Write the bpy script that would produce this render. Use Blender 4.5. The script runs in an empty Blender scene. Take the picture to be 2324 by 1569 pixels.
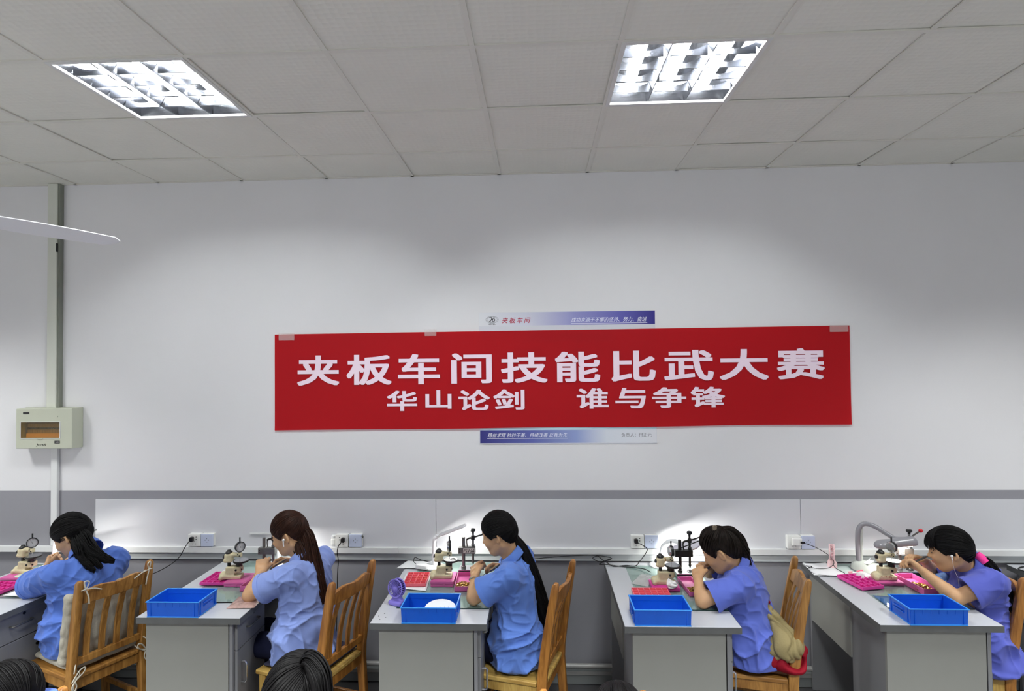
import bpy, bmesh, math, random
import numpy as np
from mathutils import Vector, Matrix

random.seed(7)
RNG = np.random.default_rng(7)
SC = bpy.context.scene
COL = SC.collection
PI = math.pi

# ------------------------------------------------------------------ camera, world, exposure
CAM_Z = 2.15
cd = bpy.data.cameras.new('camera')
cam = bpy.data.objects.new('camera', cd)
COL.objects.link(cam)
cd.sensor_fit = 'HORIZONTAL'
cd.sensor_width = 36.0
cd.lens = 36.0 * 1336.3 / 2324.0
cd.clip_start = 0.02
_r = Vector((0.99892931, 0.04506426, -0.01046177))
_u = Vector((0.01147439, -0.02227078, 0.99968613))
_f = Vector((-0.04481712, 0.99873581, 0.02276402))
cam.matrix_world = Matrix(((_r.x, _u.x, -_f.x, 0), (_r.y, _u.y, -_f.y, 0), (_r.z, _u.z, -_f.z, CAM_Z), (0, 0, 0, 1)))
SC.camera = cam

W = bpy.data.worlds.new('world')
SC.world = W
W.use_nodes = True
W.node_tree.nodes['Background'].inputs[0].default_value = (0.80, 0.88, 1.0, 1)
W.node_tree.nodes['Background'].inputs[1].default_value = 0.3

vs = SC.view_settings
vs.view_transform = 'Standard'
vs.look = 'None'
vs.exposure = 0.0
vs.gamma = 1.0
vs.use_curve_mapping = False
SC.cycles.use_denoising = True
SC.cycles.max_bounces = 7
SC.cycles.diffuse_bounces = 5
SC.cycles.glossy_bounces = 3
SC.cycles.transmission_bounces = 4
SC.cycles.transparent_max_bounces = 8
SC.cycles.caustics_reflective = False
SC.cycles.caustics_refractive = False
SC.cycles.sample_clamp_indirect = 4.0

CEIL = 3.414
TX0, TY1, TS = -3.2544, 3.541, 0.6     # ceiling grid origin, first row line, tile size
TUBE_STRENGTH = 268.0
ROOM_LAMP = 172.0
# the room's other ceiling lamps, outside the frame (same grid as the two in view)
for (lx, ly) in ((-4.154, 2.64), (3.046, 2.64), (-4.154, 0.24), (-1.754, 0.24), (0.646, 0.24), (3.046, 0.24),
                 (-1.754, -2.16), (0.646, -2.16)):
    ld = bpy.data.lights.new('room_lamp', 'AREA')
    ld.shape = 'SQUARE'
    ld.size = 0.55
    ld.energy = ROOM_LAMP * {(-4.154, 2.64): 0.18, (3.046, 2.64): 0.14, (3.046, 0.24): 0.8}.get((lx, ly), 1.0)
    ld.color = (0.985, 1.0, 0.985)
    ld.spread = math.radians(105)
    lo = bpy.data.objects.new('room_lamp', ld)
    lo.location = (lx, ly, CEIL - 0.02)
    COL.objects.link(lo)


# ------------------------------------------------------------------ materials
def lin(c):
    return tuple((x / 12.92 if x <= 0.04045 else ((x + 0.055) / 1.055) ** 2.4) for x in [v / 255.0 for v in c[:3]]) + (1.0,)


MATS = {}


def mat(name, rgb, rough=0.5, metal=0.0, spec=0.5, var=0.0, vscale=8.0, bump=0.0, bscale=60.0, stretch=None,
        emit=None, estr=0.0, trans=0.0, sub=0.0, alpha=1.0, sheen=0.0):
    m = bpy.data.materials.new(name)
    m.use_nodes = True
    nt = m.node_tree
    b = nt.nodes['Principled BSDF']
    c = lin(rgb)
    b.inputs['Base Color'].default_value = c
    b.inputs['Roughness'].default_value = rough
    b.inputs['Metallic'].default_value = metal
    b.inputs['Specular IOR Level'].default_value = spec
    if trans:
        b.inputs['Transmission Weight'].default_value = trans
    if sub:
        b.inputs['Subsurface Weight'].default_value = sub
        b.inputs['Subsurface Radius'].default_value = (0.012, 0.005, 0.003)
        b.inputs['Subsurface Scale'].default_value = 0.5
    if alpha < 1:
        b.inputs['Alpha'].default_value = alpha
    if sheen:
        b.inputs['Sheen Weight'].default_value = sheen
    if emit:
        b.inputs['Emission Color'].default_value = lin(emit)
        b.inputs['Emission Strength'].default_value = estr
    if var or bump:
        tc = nt.nodes.new('ShaderNodeTexCoord')
        mp = nt.nodes.new('ShaderNodeMapping')
        nt.links.new(tc.outputs['Object'], mp.inputs['Vector'])
        if stretch:
            mp.inputs['Scale'].default_value = stretch
    if var:
        n = nt.nodes.new('ShaderNodeTexNoise')
        n.inputs['Scale'].default_value = vscale
        n.inputs['Detail'].default_value = 5
        nt.links.new(mp.outputs[0], n.inputs['Vector'])
        r = nt.nodes.new('ShaderNodeValToRGB')
        r.color_ramp.elements[0].position = 0.3
        r.color_ramp.elements[1].position = 0.7
        r.color_ramp.elements[0].color = tuple(min(1, x * (1 - var)) for x in c[:3]) + (1,)
        r.color_ramp.elements[1].color = tuple(min(1, x * (1 + var)) for x in c[:3]) + (1,)
        nt.links.new(n.outputs['Fac'], r.inputs[0])
        nt.links.new(r.outputs[0], b.inputs['Base Color'])
    if bump:
        n2 = nt.nodes.new('ShaderNodeTexNoise')
        n2.inputs['Scale'].default_value = bscale
        n2.inputs['Detail'].default_value = 4
        nt.links.new(mp.outputs[0], n2.inputs['Vector'])
        bp = nt.nodes.new('ShaderNodeBump')
        bp.inputs['Strength'].default_value = bump
        bp.inputs['Distance'].default_value = 0.01
        nt.links.new(n2.outputs['Fac'], bp.inputs['Height'])
        nt.links.new(bp.outputs[0], b.inputs['Normal'])
    MATS[name] = m
    return m


def bsdf(m):
    return m.node_tree.nodes['Principled BSDF']


def wood(name, dark, light, rough=0.38, scale=(16, 16, 2.2)):
    m = bpy.data.materials.new(name)
    m.use_nodes = True
    nt = m.node_tree
    b = bsdf(m)
    tc = nt.nodes.new('ShaderNodeTexCoord')
    mp = nt.nodes.new('ShaderNodeMapping')
    mp.inputs['Scale'].default_value = scale
    n = nt.nodes.new('ShaderNodeTexNoise')
    n.inputs['Scale'].default_value = 2.4
    n.inputs['Detail'].default_value = 7
    n.inputs['Distortion'].default_value = 1.2
    r = nt.nodes.new('ShaderNodeValToRGB')
    r.color_ramp.elements[0].position = 0.32
    r.color_ramp.elements[1].position = 0.66
    r.color_ramp.elements[0].color = lin(dark)
    r.color_ramp.elements[1].color = lin(light)
    nt.links.new(tc.outputs['Object'], mp.inputs[0])
    nt.links.new(mp.outputs[0], n.inputs['Vector'])
    nt.links.new(n.outputs['Fac'], r.inputs[0])
    nt.links.new(r.outputs[0], b.inputs['Base Color'])
    b.inputs['Roughness'].default_value = rough
    MATS[name] = m
    return m


M_WALL = mat('white_wall_paint', (226, 226, 228), 0.7, spec=0.25, var=0.02, vscale=1.5, bump=0.04, bscale=45)
M_DADO = mat('grey_dado_paint', (146, 146, 152), 0.6, spec=0.3, var=0.03, vscale=2.5, bump=0.04, bscale=45)
M_BOARD = mat('white_board_laminate', (206, 207, 212), 0.42, spec=0.4, var=0.015, vscale=2)
M_TRUNK = mat('white_plastic_trunking', (222, 224, 224), 0.4, spec=0.5, var=0.02, vscale=4)
M_STRIP = mat('pale_grey_wood_strip', (190, 196, 198), 0.5, var=0.05, vscale=3, stretch=(1, 8, 8))
M_FLOOR = mat('dark_grey_floor', (70, 70, 72), 0.45, var=0.15, vscale=3)
M_GREYPIPE = mat('painted_grey_pipe', (150, 150, 148), 0.35)
M_BASEBOX = mat('grey_floor_trunking', (120, 124, 124), 0.5, var=0.05, vscale=3)
M_CONDUIT = mat('aged_grey_green_trunking', (208, 211, 200), 0.45, var=0.06, vscale=2.5, stretch=(1, 1, 0.5))
M_BOX = mat('cream_grey_metal_paint', (186, 190, 172), 0.38, var=0.03, vscale=5)
M_AMBER = None
M_BREAKER = mat('yellowed_breaker_plastic', (150, 132, 92), 0.5)
M_BLACK = mat('black_plastic', (18, 18, 20), 0.35)
M_BLACKM = mat('black_oxide_steel', (40, 40, 38), 0.36, metal=0.35, var=0.25, vscale=30)
M_STEEL = mat('worn_steel', (120, 120, 118), 0.34, metal=0.75, var=0.2, vscale=25)
M_CHROME = mat('polished_steel', (205, 206, 208), 0.22, metal=0.95)
M_TOP = mat('white_grey_desk_laminate', (190, 193, 198), 0.33, spec=0.5, var=0.02, vscale=4)
M_EDGE = mat('dark_grey_edge_band', (88, 90, 90), 0.5, var=0.10, vscale=14)
M_DESK = mat('grey_desk_laminate', (134, 135, 130), 0.5, var=0.03, vscale=3)
M_DESKSIDE = mat('mid_grey_desk_panel', (122, 123, 126), 0.5, var=0.03, vscale=3)
M_GAP = mat('dark_joint', (20, 20, 20), 0.8)
M_WOOD = wood('orange_chair_wood', (124, 76, 28), (178, 122, 56), 0.36)
M_WOOD2 = wood('yellow_worn_chair_wood', (156, 120, 56), (200, 168, 94), 0.42)
M_SEAT = wood('yellow_worn_seat_wood', (156, 120, 56), (200, 168, 94), 0.42, (1.6, 16, 16))
M_SEAT3 = wood('golden_seat_wood', (122, 80, 32), (176, 128, 64), 0.4, (1.6, 16, 16))
M_WOOD3 = wood('golden_chair_wood', (122, 80, 32), (176, 128, 64), 0.38)
M_BLUE = mat('blue_crate_plastic', (18, 92, 208), 0.35, spec=0.5, var=0.05, vscale=12, sub=0.0)
M_BLUERIM = mat('crate_rim_highlight_blue', (50, 142, 232), 0.35)  # crate blue with the bright highlight of translucent rims put into the colour
M_PINK = mat('magenta_tray_plastic', (214, 62, 156), 0.38, var=0.04, vscale=12)
M_PINK2 = mat('soft_pink_box_plastic', (206, 98, 160), 0.4, var=0.04, vscale=12)
M_CORAL = mat('coral_tray_plastic', (232, 106, 120), 0.38, var=0.04, vscale=12)
M_CREAM = mat('cream_painted_cast_iron', (204, 194, 158), 0.45, var=0.16, vscale=22, bump=0.25, bscale=40)
M_BRASS = mat('brass_plate', (200, 160, 80), 0.3, metal=0.8, var=0.3, vscale=60)
M_PAPER = mat('white_paper', (236, 238, 240), 0.7, spec=0.2, var=0.01, vscale=6)
M_TISSUE = mat('white_tissue', (240, 240, 240), 0.8, spec=0.1)
M_LAMPW = mat('white_lamp_plastic', (232, 234, 236), 0.35)
M_LAMPG = mat('silver_grey_lamp_plastic', (136, 136, 142), 0.3, spec=0.6)
M_LAMPB = mat('pale_green_grey_lamp_plastic', (186, 192, 186), 0.35)
M_LED = mat('lit_led_panel', (255, 255, 255), 0.5, emit=(255, 252, 240), estr=9.0)
M_SOCKET = mat('white_socket_plastic', (232, 233, 230), 0.28)
M_SOCKETB = mat('bluish_socket_film', (196, 205, 228), 0.25)
M_PURPLE = mat('lilac_fan_plastic', (134, 122, 214), 0.35)
M_PURPLE2 = mat('dark_lilac_fan_plastic', (72, 64, 140), 0.4)
M_PALEPINK = mat('pale_pink_fan_plastic', (238, 204, 206), 0.4)
M_SKIN = mat('skin', (200, 158, 118), 0.48, spec=0.3, var=0.06, vscale=18, sub=0.12)
M_HAIR = mat('black_hair', (9, 8, 9), 0.55, spec=0.14, var=0.4, vscale=40)
M_HAIRB = mat('dark_reddish_brown_hair', (46, 24, 15), 0.52, spec=0.18, var=0.4, vscale=40)
M_HAIRD = mat('dark_brown_hair', (26, 19, 15), 0.52, spec=0.16, var=0.4, vscale=40)
M_LIP = mat('lip_skin', (172, 98, 86), 0.45)
M_BROW = mat('dark_brow_hair', (40, 28, 22), 0.6)
M_TROUSER = mat('navy_trouser_cloth', (24, 27, 48), 0.85, spec=0.1, bump=0.1, bscale=90)
M_TROUSERG = mat('grey_trouser_cloth', (110, 114, 112), 0.85, spec=0.1, bump=0.1, bscale=90)
M_SHOE = mat('black_shoe', (22, 22, 24), 0.5)
M_RED = mat('red_plastic_ball', (196, 30, 40), 0.25)
M_CUSHION = mat('grey_beige_linen', (178, 174, 160), 0.9, spec=0.1, var=0.06, vscale=14, bump=0.3, bscale=160)
M_CORD = mat('grey_cord', (196, 192, 178), 0.85, spec=0.1)
M_KHAKI = mat('khaki_jacket_cloth', (150, 137, 98), 0.85, spec=0.1, var=0.06, vscale=16, bump=0.15, bscale=120)
M_MAROON = mat('dark_red_jacket_lining', (136, 18, 36), 0.7, spec=0.15)
M_PADB = mat('brown_striped_seat_pad', (122, 88, 68), 0.9, spec=0.1)
M_PADP = mat('purple_seat_pad', (70, 34, 104), 0.9, spec=0.1)
M_WATCH = mat('steel_bracelet', (190, 184, 168), 0.25, metal=0.9)
M_GOLD = mat('pale_gold_bangle', (232, 200, 160), 0.25, metal=0.6)
M_HAIRTIE = mat('pink_hair_band', (240, 60, 150), 0.8)
M_GREEN = mat('green_plastic', (40, 150, 90), 0.4)
M_INNER = mat('white_undershirt', (224, 226, 228), 0.85)
M_BLADE = mat('white_fan_blade_paint', (232, 234, 238), 0.35)
M_TEE = mat('ceiling_grid_tee', (216, 215, 206), 0.5)
M_BAG = mat('clear_plastic_bag', (235, 232, 232), 0.15, alpha=0.35, bump=0.4, bscale=60)
M_DENIM = mat('blue_denim_cloth', (110, 140, 190), 0.9, var=0.25, vscale=25, bump=0.3, bscale=60)
M_BLUEFOLDER = mat('blue_plastic_folder', (70, 130, 210), 0.3)
M_INK = mat('black_marker_ink', (20, 20, 24), 0.6)
M_REDINK = mat('red_marker_ink', (150, 20, 40), 0.6)
M_STICKER = mat('off_white_sticker', (206, 206, 200), 0.6)


def wave_bump(m, scale, strength, direction):
    nt = m.node_tree
    tc = nt.nodes.new('ShaderNodeTexCoord')
    w = nt.nodes.new('ShaderNodeTexWave')
    w.wave_type = 'BANDS'
    w.bands_direction = direction
    w.inputs['Scale'].default_value = scale
    nt.links.new(tc.outputs['Object'], w.inputs['Vector'])
    r = nt.nodes.new('ShaderNodeMix')
    r.data_type = 'RGBA'
    c = b0 = bsdf(m).inputs['Base Color'].default_value
    r.inputs[6].default_value = tuple(x * (1 - strength) for x in c[:3]) + (1,)
    r.inputs[7].default_value = tuple(min(1, x * (1 + strength)) for x in c[:3]) + (1,)
    nt.links.new(w.outputs['Fac'], r.inputs[0])
    nt.links.new(r.outputs[2], bsdf(m).inputs['Base Color'])


wave_bump(M_PADB, 14, 0.35, 'Y')


def shirt_mat(name, rgb):
    m = mat(name, rgb, 0.82, spec=0.18, var=0.05, vscale=9, bump=0.6, bscale=9, sheen=0.15)
    for n in m.node_tree.nodes:
        if n.type == 'BUMP':
            n.inputs['Distance'].default_value = 0.02
            k = n.inputs['Height'].links[0].from_node
            k.noise_type = 'RIDGED_MULTIFRACTAL'
            k.inputs['Detail'].default_value = 2.5
            k.inputs['Distortion'].default_value = 0.6
    return m


def glass_sheet_mat(name, tint):
    m = bpy.data.materials.new(name)
    m.use_nodes = True
    nt = m.node_tree
    nt.nodes.clear()
    out = nt.nodes.new('ShaderNodeOutputMaterial')
    tr = nt.nodes.new('ShaderNodeBsdfTransparent')
    tr.inputs[0].default_value = tint
    gl = nt.nodes.new('ShaderNodeBsdfGlossy')
    gl.inputs['Roughness'].default_value = 0.05
    lw = nt.nodes.new('ShaderNodeLayerWeight')
    lw.inputs[0].default_value = 0.5
    pw = nt.nodes.new('ShaderNodeMath')
    pw.operation = 'POWER'
    pw.inputs[1].default_value = 4.0
    nt.links.new(lw.outputs['Facing'], pw.inputs[0])
    fr = nt.nodes.new('ShaderNodeMath')
    fr.operation = 'MULTIPLY_ADD'
    fr.inputs[1].default_value = 0.8
    fr.inputs[2].default_value = 0.05
    nt.links.new(pw.outputs[0], fr.inputs[0])
    mx = nt.nodes.new('ShaderNodeMixShader')
    nt.links.new(fr.outputs[0], mx.inputs[0])
    nt.links.new(tr.outputs[0], mx.inputs[1])
    nt.links.new(gl.outputs[0], mx.inputs[2])
    nt.links.new(mx.outputs[0], out.inputs[0])
    return m


M_GLASS = glass_sheet_mat('greenish_desk_glass', (0.88, 0.95, 0.92, 1))
M_AMBER = glass_sheet_mat('amber_window_pane', (0.86, 0.74, 0.42, 1))
M_GLASSEDGE = mat('dark_green_glass_edge', (20, 52, 48), 0.2)


# ------------------------------------------------------------------ mesh helpers
class MB:
    def __init__(s):
        s.v = []
        s.f = []

    def add(s, vs, fs):
        o = len(s.v)
        s.v += [tuple(p) for p in vs]
        s.f += [tuple(i + o for i in f) for f in fs]
        return s

    def box(s, c, d, rz=0.0, R=None):
        hx, hy, hz = d[0] / 2, d[1] / 2, d[2] / 2
        P = [Vector((x, y, z)) for z in (-hz, hz) for y in (-hy, hy) for x in (-hx, hx)]
        if R is None and rz:
            R = Matrix.Rotation(rz, 3, 'Z')
        if R is not None:
            P = [R @ p for p in P]
        C = Vector(c)
        return s.add([p + C for p in P], [(0, 2, 3, 1), (4, 5, 7, 6), (0, 1, 5, 4), (2, 6, 7, 3), (0, 4, 6, 2), (1, 3, 7, 5)])

    def bx(s, x0, x1, y0, y1, z0, z1):
        return s.box(((x0 + x1) / 2, (y0 + y1) / 2, (z0 + z1) / 2), (x1 - x0, y1 - y0, z1 - z0))

    def tube(s, pts, r, n=8, caps=True, squash=None):
        pts = [Vector(p) for p in pts]
        m = len(pts)
        rr = [r] * m if not hasattr(r, '__len__') else list(r)
        rings = []
        up = None
        for i, p in enumerate(pts):
            t = (pts[min(i + 1, m - 1)] - pts[max(i - 1, 0)])
            if t.length < 1e-9:
                t = Vector((0, 0, 1))
            t.normalize()
            if up is None:
                up = Vector((0, 0, 1)) if abs(t.z) < 0.9 else Vector((1, 0, 0))
            a = t.cross(up)
            if a.length < 1e-6:
                a = t.cross(Vector((0, 1, 0)))
            a.normalize()
            b = a.cross(t).normalized()
            up = b
            sq = squash or (1, 1)
            rings.append([p + (a * math.cos(2 * PI * k / n) * sq[0] + b * math.sin(2 * PI * k / n) * sq[1]) * rr[i] for k in range(n)])
        vs = [q for R in rings for q in R]
        fs = []
        for i in range(m - 1):
            for k in range(n):
                k2 = (k + 1) % n
                fs.append((i * n + k, i * n + k2, (i + 1) * n + k2, (i + 1) * n + k))
        if caps:
            fs.append(tuple(range(n - 1, -1, -1)))
            fs.append(tuple(range((m - 1) * n, m * n)))
        return s.add(vs, fs)

    def cyl(s, p0, p1, r0, r1=None, n=16):
        return s.tube([p0, p1], [r0, r1 if r1 is not None else r0], n)

    def lathe(s, prof, c=(0, 0, 0), axis=None, n=24):
        """prof: list of (radius, height) along axis."""
        c = Vector(c)
        ax = Vector(axis or (0, 0, 1)).normalized()
        a = ax.cross(Vector((0, 0, 1)) if abs(ax.z) < 0.9 else Vector((1, 0, 0))).normalized()
        b = ax.cross(a)
        vs, fs = [], []
        for (r, h) in prof:
            for k in range(n):
                t = 2 * PI * k / n
                vs.append(c + ax * h + (a * math.cos(t) + b * math.sin(t)) * max(r, 1e-5))
        for i in range(len(prof) - 1):
            for k in range(n):
                k2 = (k + 1) % n
                fs.append((i * n + k, i * n + k2, (i + 1) * n + k2, (i + 1) * n + k))
        if prof[0][0] > 1e-4:
            fs.append(tuple(range(n - 1, -1, -1)))
        if prof[-1][0] > 1e-4:
            fs.append(tuple(range((len(prof) - 1) * n, len(prof) * n)))
        return s.add(vs, fs)

    def prism(s, poly, h0, h1, plane='XZ'):
        """poly extruded; plane XZ extrudes along Y, XY along Z, YZ along X."""
        n = len(poly)
        if plane == 'XZ':
            A = [(x, h0, z) for x, z in poly]
            B = [(x, h1, z) for x, z in poly]
        elif plane == 'XY':
            A = [(x, y, h0) for x, y in poly]
            B = [(x, y, h1) for x, y in poly]
        else:
            A = [(h0, y, z) for y, z in poly]
            B = [(h1, y, z) for y, z in poly]
        fs = [tuple(range(n)), tuple(range(2 * n - 1, n - 1, -1))]
        for i in range(n):
            j = (i + 1) % n
            fs.append((i, i + n, j + n, j))
        return s.add(A + B, fs)

    def sphere(s, c, r, n=12, R=None):
        r = (r, r, r) if not hasattr(r, '__len__') else r
        c = Vector(c)
        vs, fs = [], []
        m = n // 2
        for i in range(m + 1):
            th = PI * i / m
            for k in range(n):
                p = Vector((r[0] * math.sin(th) * math.cos(2 * PI * k / n), r[1] * math.sin(th) * math.sin(2 * PI * k / n), r[2] * math.cos(th)))
                vs.append(c + (R @ p if R is not None else p))
        for i in range(m):
            for k in range(n):
                k2 = (k + 1) % n
                fs.append((i * n + k, (i + 1) * n + k, (i + 1) * n + k2, i * n + k2))
        return s.add(vs, fs)


def obj(name, mb, m, parent=None, smooth=False, bevel=0.0, seg=2, loc=None, rot=None):
    me = bpy.data.meshes.new(name)
    me.from_pydata([tuple(p) for p in mb.v], [], mb.f)
    bm = bmesh.new()
    bm.from_mesh(me)
    bmesh.ops.recalc_face_normals(bm, faces=bm.faces)
    bm.to_mesh(me)
    bm.free()
    me.materials.append(m)
    if smooth:
        me.polygons.foreach_set('use_smooth', [True] * len(me.polygons))
        if smooth != 'all':
            try:
                me.set_sharp_from_angle(angle=math.radians(38))
            except Exception:
                pass
    o = bpy.data.objects.new(name, me)
    COL.objects.link(o)
    if parent is not None:
        o.parent = parent
    if loc is not None:
        o.location = loc
    if rot is not None:
        o.rotation_euler = rot
    if bevel:
        bv = o.modifiers.new('bevel', 'BEVEL')
        bv.width = bevel
        bv.segments = seg
        bv.limit_method = 'ANGLE'
        bv.angle_limit = math.radians(40)
    return o


def box_obj(name, x0, x1, y0, y1, z0, z1, m, parent=None, bevel=0.0):
    return obj(name, MB().bx(x0, x1, y0, y1, z0, z1), m, parent, bevel=bevel)


def tag(o, label, cat, group=None, kind=None):
    o['label'] = label
    o['category'] = cat
    if group:
        o['group'] = group
    if kind:
        o['kind'] = kind
    return o


def thing(name, label, cat, loc=(0, 0, 0), rz=0.0, group=None):
    o = bpy.data.objects.new(name, None)
    o.empty_display_size = 0.05
    COL.objects.link(o)
    o.location = loc
    o.rotation_euler = (0, 0, rz)
    return tag(o, label, cat, group)


def struct(o, label=None):
    o['kind'] = 'structure'
    if label:
        o['label'] = label
    return o


def dup(root, loc, rz, label, group=None):
    r = root.copy()
    COL.objects.link(r)
    r.location = loc
    r.rotation_euler = (0, 0, rz)
    r['label'] = label
    if group:
        r['group'] = group
    for ch in list(root.children):
        c = ch.copy()
        COL.objects.link(c)
        c.parent = r
        for g in list(ch.children):
            d = g.copy()
            COL.objects.link(d)
            d.parent = c
    return r


def text_mb(body, size, sx=1.0, offset=0.0, spacing=1.0, shear=0.0, extrude=0.0, align='LEFT'):
    c = bpy.data.curves.new('t', 'FONT')
    c.body = body
    c.size = size
    c.offset = offset
    c.space_character = spacing
    c.shear = shear
    c.extrude = extrude
    c.align_x = align
    c.resolution_u = 3
    o = bpy.data.objects.new('t', c)
    COL.objects.link(o)
    bpy.context.view_layer.update()
    me = bpy.data.meshes.new_from_object(o.evaluated_get(bpy.context.evaluated_depsgraph_get()))
    mb = MB()
    mb.add([(v.co.x * sx, 0.0, v.co.y) for v in me.vertices], [tuple(p.vertices) for p in me.polygons])
    bpy.data.objects.remove(o)
    bpy.data.curves.remove(c)
    bpy.data.meshes.remove(me)
    return mb


def fit_text(body, x0, x1, z0, z1, y, bold=0.0, shear=0.0):
    """lettering lying in the XZ plane at depth y, filling the given rectangle; bold = stroke growth in em."""
    mb = text_mb(body, 1.0, shear=shear)
    A = np.array(mb.v)
    lo, hi = A.min(0) - bold, A.max(0) + bold
    out = MB()
    shifts = [(0, 0)] if not bold else [(0, 0)] + [(bold * i, bold * j) for i in (-1, 0, 1) for j in (-1, 0, 1) if i or j]
    for k, (dx, dz) in enumerate(shifts):
        B = A.copy()
        B[:, 0] = x0 + (A[:, 0] + dx - lo[0]) / (hi[0] - lo[0]) * (x1 - x0)
        B[:, 2] = z0 + (A[:, 2] + dz - lo[2]) / (hi[2] - lo[2]) * (z1 - z0)
        B[:, 1] = y + 0.00002 * k
        out.add(B, mb.f)
    return out


def catmull(P, n=8):
    P = [Vector(p) for p in P]
    Q = [P[0] * 2 - P[1]] + P + [P[-1] * 2 - P[-2]]
    out = []
    for i in range(1, len(Q) - 2):
        for k in range(n):
            t = k / n
            a, b, c, d = Q[i - 1], Q[i], Q[i + 1], Q[i + 2]
            out.append(0.5 * ((2 * b) + (c - a) * t + (2 * a - 5 * b + 4 * c - d) * t * t + (3 * b - a - 3 * c + d) * t ** 3))
    out.append(P[-1])
    return out


# ------------------------------------------------------------------ signed-distance modelling (organic shapes)
LAT = RNG.random((32, 32, 32)).astype(np.float32)


def vnoise(P):
    i = np.floor(P).astype(int)
    f = P - i
    f = f * f * (3 - 2 * f)
    r = 0
    for dx in (0, 1):
        for dy in (0, 1):
            for dz in (0, 1):
                w = (f[:, 0] if dx else 1 - f[:, 0]) * (f[:, 1] if dy else 1 - f[:, 1]) * (f[:, 2] if dz else 1 - f[:, 2])
                r = r + w * LAT[(i[:, 0] + dx) % 32, (i[:, 1] + dy) % 32, (i[:, 2] + dz) % 32]
    return r


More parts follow.
